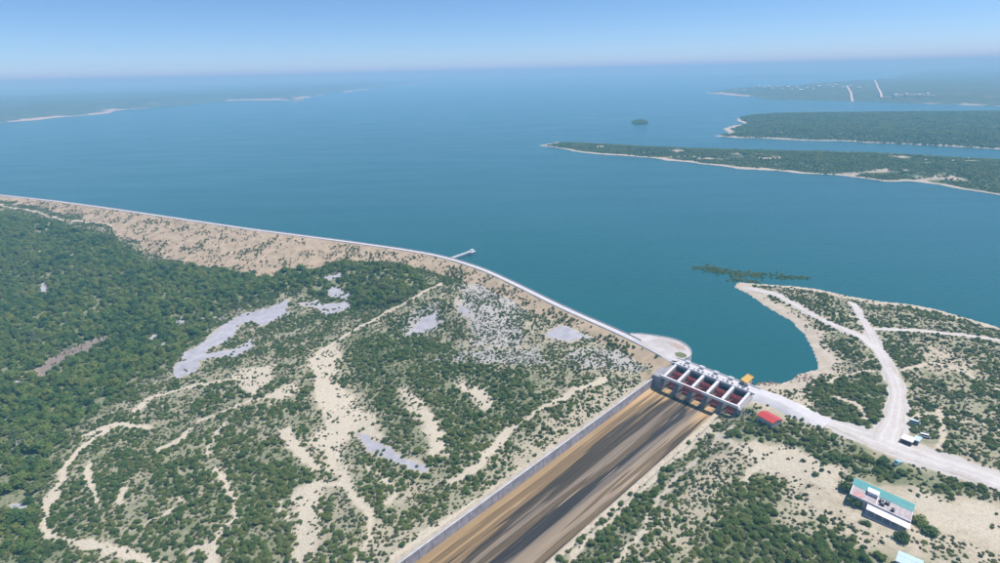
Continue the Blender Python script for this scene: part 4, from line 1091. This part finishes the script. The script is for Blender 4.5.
def stall(name, corner_px, z_off, roofm, label, front=None, H=2.8):
    a, b, c = [at(np.float64(p[0]), np.float64(p[1]), ROAD_Z + H) for p in corner_px]
    L = float(np.linalg.norm(b - a)); rz = math.atan2(*(b - a)[::-1]); n = np.array([math.sin(rz), -math.cos(rz)]); W = float((c - b) @ n)
    g = float(height(np.array([(a[0] + c[0]) / 2]), np.array([(a[1] + c[1]) / 2]))[0])
    e = empty(name, (a[0], a[1], g), rz); tag(e, label, 'hut')
    rf = MB().prof([(0, H + .35), (-W, H), (-W, H + .12), (0, H + .47)], -.3, L + .3).build('roof', roofm, e)
    MB().box(-.32, L + .32, -W - .05, -W + .05, H - .08, H + .16).build('fascia', MT['steel'], rf)
    MB().box(.1, L - .1, -W * .92, -.1, -.5, H - .05).build('wall', front or MT['cream'], e)
    MB().box(L * .15, L * .8, -W - .02, -W * .92 - .01, .9, 1.05).build('counter', MT['rust'], e)
    MB().box(L * .15, L * .8, -W * .92 - .03, -W * .92, 1.05, 2.0).build('serving_opening', MT['dark'], e)
    for x in (0, L - .15): MB().box(x, x + .15, -W + .02, -W + .17, -.5, H).build('post', MT['steel'], e)
    return e
ROAD_Z = float(ground([(914, 443)])[0][2])
stall('roadside_stall', [(904.5, 434.5), (915.5, 438.5), (913, 443)], 0, MT['white'], 'roadside stall with a long white roof and brown front by the gravel road', MT['rust'])
stall('roadside_stall', [(916.5, 436), (922, 438), (923.5, 443.5)], 0, MT['paleblue'], 'smaller stall with a pale bluish roof, right of the brown fronted stall')

# ------------------------------------------------------------------ vehicles
def wheel(e, x, y, r=.36):
    t = MB().tube((x, y - .12, r), (x, y + .12, r), r, r, 14).build('wheel', MT['rubber'], e)
    MB().tube((x, y - .14, r), (x, y + .14, r), r * .55, r * .55, 10).build('rim', MT['steel'], t)
def vehicle(name, px, rz, paint, label, kind='pickup', sc=1.0):
    g = ground([px])[0]; e = empty(name, (g[0], g[1], g[2] + .2), rz); e.scale = (sc,) * 3; tag(e, label, 'van' if kind == 'van' else 'truck')
    if kind == 'pickup':
        low = [(-2.6, .45), (2.6, .45), (2.65, .8), (2.4, 1.02), (1.0, 1.08), (-2.6, 1.08)]
        cabp = [(-.75, 1.07), (1.05, 1.07), (.45, 1.72), (-.6, 1.74)]
    else:
        low = [(-2.7, .4), (2.6, .4), (2.7, .8), (2.45, 1.1), (-2.7, 1.1)]
        cabp = [(-2.68, 1.09), (2.3, 1.09), (1.6, 2.15), (-2.6, 2.2)]
    T = lambda x, y, z: (y, x, z)
    bd = MB().prof(low, -.92, .92, T).build('body', paint, e)
    cb = MB().prof(cabp, -.85, .85, T).build('cab', paint, e)
    (x0, z0), (x1, _), (x2, z2), (x3, z3) = cabp
    MB().add([(x1 + .02, -.75, z0 + .08), (x1 + .02, .75, z0 + .08), (x2 + .05, .7, z2 - .06), (x2 + .05, -.7, z2 - .06)], [(0, 1, 2, 3)]).build('windscreen', MT['glass'], cb)
    for sy in (-1, 1):
        MB().add([(x0 + .25, sy * .862, z0 + .12), (x1 - .35, sy * .862, z0 + .12), (x2 - .1, sy * .862, z2 - .12), (x3 + .2, sy * .862, z3 - .12)], [(0, 1, 2, 3)]).build('side_window', MT['glass'], cb)
        MB().box(2.55, 2.68, sy * .7 - .16, sy * .7 + .16, .68, .86).build('headlight', MT['white'], bd)
    if kind == 'pickup':
        MB().box(-2.5, -.85, -.78, .78, 1.085, 1.1).build('load_bed', MT['dark'], bd)
        for sy in (-.92, .84): MB().box(-2.6, -.78, sy, sy + .08, 1.08, 1.35).build('bed_side', paint, bd)
        MB().box(-2.62, -2.54, -.92, .92, 1.08, 1.35).build('tailgate', paint, bd)
    for x in (-1.65, 1.7):
        for y in (-.84, .84): wheel(e, x, y)
    return e
MT['carwhite'] = plain('white_car_paint', (.78, .78, .78), .3, .03, 1)
vehicle('parked_van', (925, 437.5), RZ + .3, MT['carwhite'], 'white van parked behind the roadside stalls', 'van', 1.0)
vehicle('parked_van', (914.5, 424), RZ + .2, plain('pale_blue_car_paint', (.55, .68, .75), .35, .04, 1), 'pale blue van parked beside the dirt road above the stalls', 'van', 1.05)
vehicle('parked_truck', (897, 464.5), RZ + 1.3, MT['lightteal'], 'light teal pickup truck parked under the tree belt near the house', 'pickup', 1.25)

# ------------------------------------------------------------------ jetty off the dam crest
j0, j1 = ats([(450, 258.6), (472, 251)], 4.5); L = float(np.linalg.norm(j1 - j0)); jr = math.atan2(*(j1 - j0)[::-1])
jet = empty('intake_jetty', (j0[0], j0[1], 0), jr); tag(jet, 'narrow white jetty with a small platform reaching into the lake from the dam', 'jetty')
MB().box(-2, L - 5, -1.1, 1.1, 3.9, 4.5).build('deck', MT['white'], jet)
for sy in (-1.05, .97): MB().box(-2, L - 5, sy, sy + .08, 4.5, 5.5).build('railing', MT['white'], jet)
hd_ = MB().box(L - 5, L + 3, -3.6, 3.6, 3.7, 4.6).build('platform', MT['white'], jet)
kb = MB().box(L - 1.5, L + 1.8, -1.6, 1.6, 4.6, 6.2).build('intake_cabin', MT['white'], jet)
MB().box(L - 1.8, L + 2.1, -1.9, 1.9, 6.2, 6.4).build('roof', MT['white'], kb)
MB().box(L - .6, L + .3, -1.67, -1.58, 4.65, 6.1).build('door', MT['dark'], kb)
for x in np.linspace(5, L - 7, 5): MB().tube((x, 0, -8), (x, 0, 3.9), .45, .45, 8).build('pile', MT['grey'], jet)
for x in (L - 4, L + 2):
    for yy in (-2.6, 2.6): MB().tube((x, yy, -8), (x, yy, 3.7), .55, .55, 8).build('pile', MT['grey'], jet)

# ------------------------------------------------------------------ yellow roofed hoist shelter at the bridge end
ya, yb, yc, yd = ats([(740.5, 379.5), (748, 373.8), (754, 377), (747, 384)], 9.0); yo = .25 * (ya + yb + yc + yd)
sh = empty('hoist_shelter', (yo[0], yo[1], 4), 0); tag(sh, 'yellow flat roofed shelter over the water at the bridge end', 'shelter')
loc = [p - yo for p in (ya, yb, yc, yd)]
def ysc(k): return [tuple(p * k) for p in loc]
MB().prism(ysc(1.0), 4.6, 4.95).build('roof', MT['yellow'], sh)
for k in range(4):
    p, q = loc[k], loc[(k + 1) % 4]; n = np.array([-(q - p)[1], (q - p)[0]]); n = n / np.linalg.norm(n) * .35
    if n @ p > 0: n = -n
    MB().prism([tuple(p), tuple(q), tuple(q + n), tuple(p + n)], 4.96, 5.3).build('roof_edge', MT['yellow'], sh)
for p in ysc(.88): MB().tube((p[0], p[1], -12), (p[0], p[1], 4.6), .22, .22, 8).build('post', MT['steel'], sh)
MB().prism(ysc(.9), 1.2, 1.6).build('platform', MT['grey'], sh)
MB().prism(ysc(.45), 1.6, 3.4).build('winch_cabinet', MT['yellow'], sh)

# ------------------------------------------------------------------ guard rails by the approach road
def rail(px, label, n=6):
    Pn = ground(px); a, b = Pn[0], Pn[-1]
    e = empty('guard_rail', tuple(a)); tag(e, label, 'railing'); d = b - a
    m = MB()
    for k in range(2): m.tube((0, 0, .6 + .45 * k), tuple(d + np.array([0, 0, .6 + .45 * k])), .09, .09, 5)
    m.build('rail', MT['steel'], e)
    for k in range(n + 1):
        p = d * k / n; MB().tube((p[0], p[1], p[2] - .4), (p[0], p[1], p[2] + 1.15), .1, .1, 6).build('post', MT['steel'], e)
rail([(810.5, 415.5), (824.5, 406.5)], 'grey metal guard rail crossing from the access road towards the shore')
rail([(801, 425), (807, 417.5)], 'short grey metal rail on the downhill side of the access road', 3)

# ------------------------------------------------------------------ small island and village houses
ip = ats([(631.5, 122), (636, 120.6), (642, 120.2), (647.5, 121.6), (648, 123.2), (641, 124.4), (634, 123.9)]); ic = ip.mean(0)
X, Y = np.meshgrid(np.linspace(-70, 70, 40), np.linspace(-160, 160, 40)); d = sdf(X + ic[0], Y + ic[1], ip)
isl = grid_obj('islet', X, Y, np.clip(d * .12, -2, 3), MT['far'], True, {'edge': np.zeros(X.shape)}); isl.location = (ic[0], ic[1], 0); tag(isl, 'small wooded island in the middle of the lake', kind='structure')
x, y = candidates(7, ip[:, 0].min(), ip[:, 0].max(), ip[:, 1].min(), ip[:, 1].max(), 20); d = sdf(x, y, ip); k = d > 2; x, y, d = x[k], y[k], d[k]
r_ = RN.uniform(3.5, 6, len(x)); scatter('islet_woodland', np.stack([x, y, np.clip(d * .12, 0, 3)], -1), np.stack([r_, r_, r_], -1), 'far', 'dark trees covering the small island')

hm = []
for k, (wx, wy, wh) in enumerate(((16, 11, 5), (22, 12, 6), (12, 10, 4.5))):
    m = MB().prof([(-wy / 2, -3), (wy / 2, -3), (wy / 2, wh), (-wy / 2, wh)], -wx / 2, wx / 2); me1 = m.mesh('house_walls'); me1.materials.append(MT['white'])
    m = MB().prof([(-wy / 2 - .6, wh), (wy / 2 + .6, wh), (0, wh + 2.4)], -wx / 2 - .5, wx / 2 + .5); me2 = m.mesh('house_roof'); me2.materials.append((MT['white'], MT['concrete'], MT['white'])[k])
    hm.append((me1, me2))
vill = [(758, 91), (764, 92.4), (768, 91), (772, 93), (777, 91.5), (782, 93.5), (787, 92), (791, 94), (796, 92.2), (800, 94.6), (806, 92.6), (812, 93.5), (818, 91.4), (826, 91), (829, 89.8), (832, 91.5), (835, 90), (842, 92.5), (850, 90.5), (858, 93), (866, 91), (894, 99.2), (905, 99), (918, 99.6), (926, 99.3), (744, 92.6), (736, 92.2)]
def far_z(x, y):
    Pp, hz, bw, st_ = FAR_W[2]; return far_h(sdf(x, y, Pp), x, y, hz, bw, st_)
PLACE = ['near the tip', 'in the middle', 'on the right']
for i, p in enumerate(vill):
    q = at(np.float64(p[0]), np.float64(p[1]), 8.0); e = empty('village_house', (q[0], q[1], max(.3, float(far_z(q[:1], q[1:])[0]))), R.uniform(-.4, .6)); s = R.uniform(1.0, 1.7); e.scale = (s, s, s)
    g = 0 if p[0] < 790 else (1 if p[0] < 870 else 2)
    tag(e, 'tiny white house in the far village ' + ['near the tip of the far shore', 'between the two pale tracks', 'on the shore right of the pale tracks'][g], 'house', 'houses of the far village')
    for nm, me in zip(('wall', 'roof'), hm[i % 3]):
        o = bpy.data.objects.new(nm, me); COL.objects.link(o); o.parent = e
m_track = plain('far_track', (.62, .56, .46), .95, .05, .02)
for px, w, lab in (([(846, 90), (849, 95), (853, 100)], 6, 'pale track running up from the far shore'), ([(874, 83), (877, 92), (881, 99)], 6, 'longer pale track right of the first on the far shore'), ([(893, 98.5), (935, 99.5)], 6, 'pale strip of track along the far shore')):
    P = ats(px, 10); tag(strip('far_track', P, [w] * len(P), m_track, 2.0, step=40, zfun=lambda a, b: np.maximum(far_z(a, b), .3), jit=.3), lab, kind='structure')

# ------------------------------------------------------------------ shore rocks
def rock_mesh(seed):
    r = np.random.default_rng(seed); bm = bmesh.new(); bmesh.ops.create_icosphere(bm, subdivisions=1, radius=1)
    for v in bm.verts: v.co *= r.uniform(.7, 1.2); v.co.z *= .65
    me = bpy.data.meshes.new('rock'); bm.to_mesh(me); bm.free(); me.materials.append(MT['rock']); return me
CR['rock'] = [rock_mesh(k) for k in range(4)]; VC['rock'] = variant_coll('rock')
rp = [(RN.uniform(753, 782), 382 + RN.normal() * 1.6) for _ in range(170)] + [(RN.uniform(782, 812), 378 + RN.normal() * 3) for _ in range(60)]
q = ground(rp); q = q[(q[:, 2] > -.35) & (q[:, 2] < 1.6)]; r_ = RN.uniform(.4, 1.0, len(q)); scatter('shore_rocks', np.column_stack([q[:, :2], np.maximum(q[:, 2], -.3)]), np.column_stack([r_, r_, r_]), 'rock', 'brown riprap boulders along the shore beside the bridge')

# ------------------------------------------------------------------ bushes round the house
HB = [((845, 489.5), 5.2, 'large round bush at the left end of the house'), ((854, 504.5), 4.6, 'round bush against the front left corner of the house'), ((866, 524), 2.7, 'small round bush in front of the white porch'),
      ((917, 522.5), 4.6, 'round bush touching the right end of the house'), ((930, 533), 4.8, 'broad bush on the right of the house, farther out'), ((902, 539), 4.6, 'low bush in front of the right half of the house'),
      ((849, 479), 2.8, 'flat bush behind the left end of the teal roof'), ((816, 475), 2.2, 'lone small bush on the bare ground left of the house'), ((799, 499), 1.9, 'lone small bush near the scrub edge, left of the clearing'),
      ((841, 529), 2.0, 'small dark bush in the clearing below the house'), ((882, 464), 5.0, 'tall tree in the belt between house and gravel road, by the teal truck'), ((867, 460), 4.4, 'broad tree in the belt between house and gravel road')]
for k, (px, r, lab) in enumerate(HB):
    g = ground([px])[0]; shrub('round_bush', (g[0], g[1], g[2] - .15), (r, r * .95, r * .85), R.uniform(0, 6), CR['near'][k % 6], TR[k % 3], lab, 'tree' if 'tree in' in lab else 'bush', 'bushes round the house')

# ------------------------------------------------------------------ air
mh = bpy.data.materials.new('hazy_air'); mh.use_nodes = True; nt = mh.node_tree
nt.nodes.remove(nt.nodes['Principled BSDF'])
pv = nt.nodes.new('ShaderNodeVolumePrincipled'); pv.inputs['Color'].default_value = (*HAZE_COLOR, 1); pv.inputs['Density'].default_value = HAZE_DENSITY; pv.inputs['Absorption Color'].default_value = HAZE_ABSORB; pv.inputs['Anisotropy'].default_value = 0.0
nt.links.new(pv.outputs[0], nt.nodes['Material Output'].inputs['Volume'])
tag(MB().box(-74000, 74000, -74000, 78000, -60, CAM_H + 100).build('haze', mh), 'pale blue haze over the lake', kind='stuff')
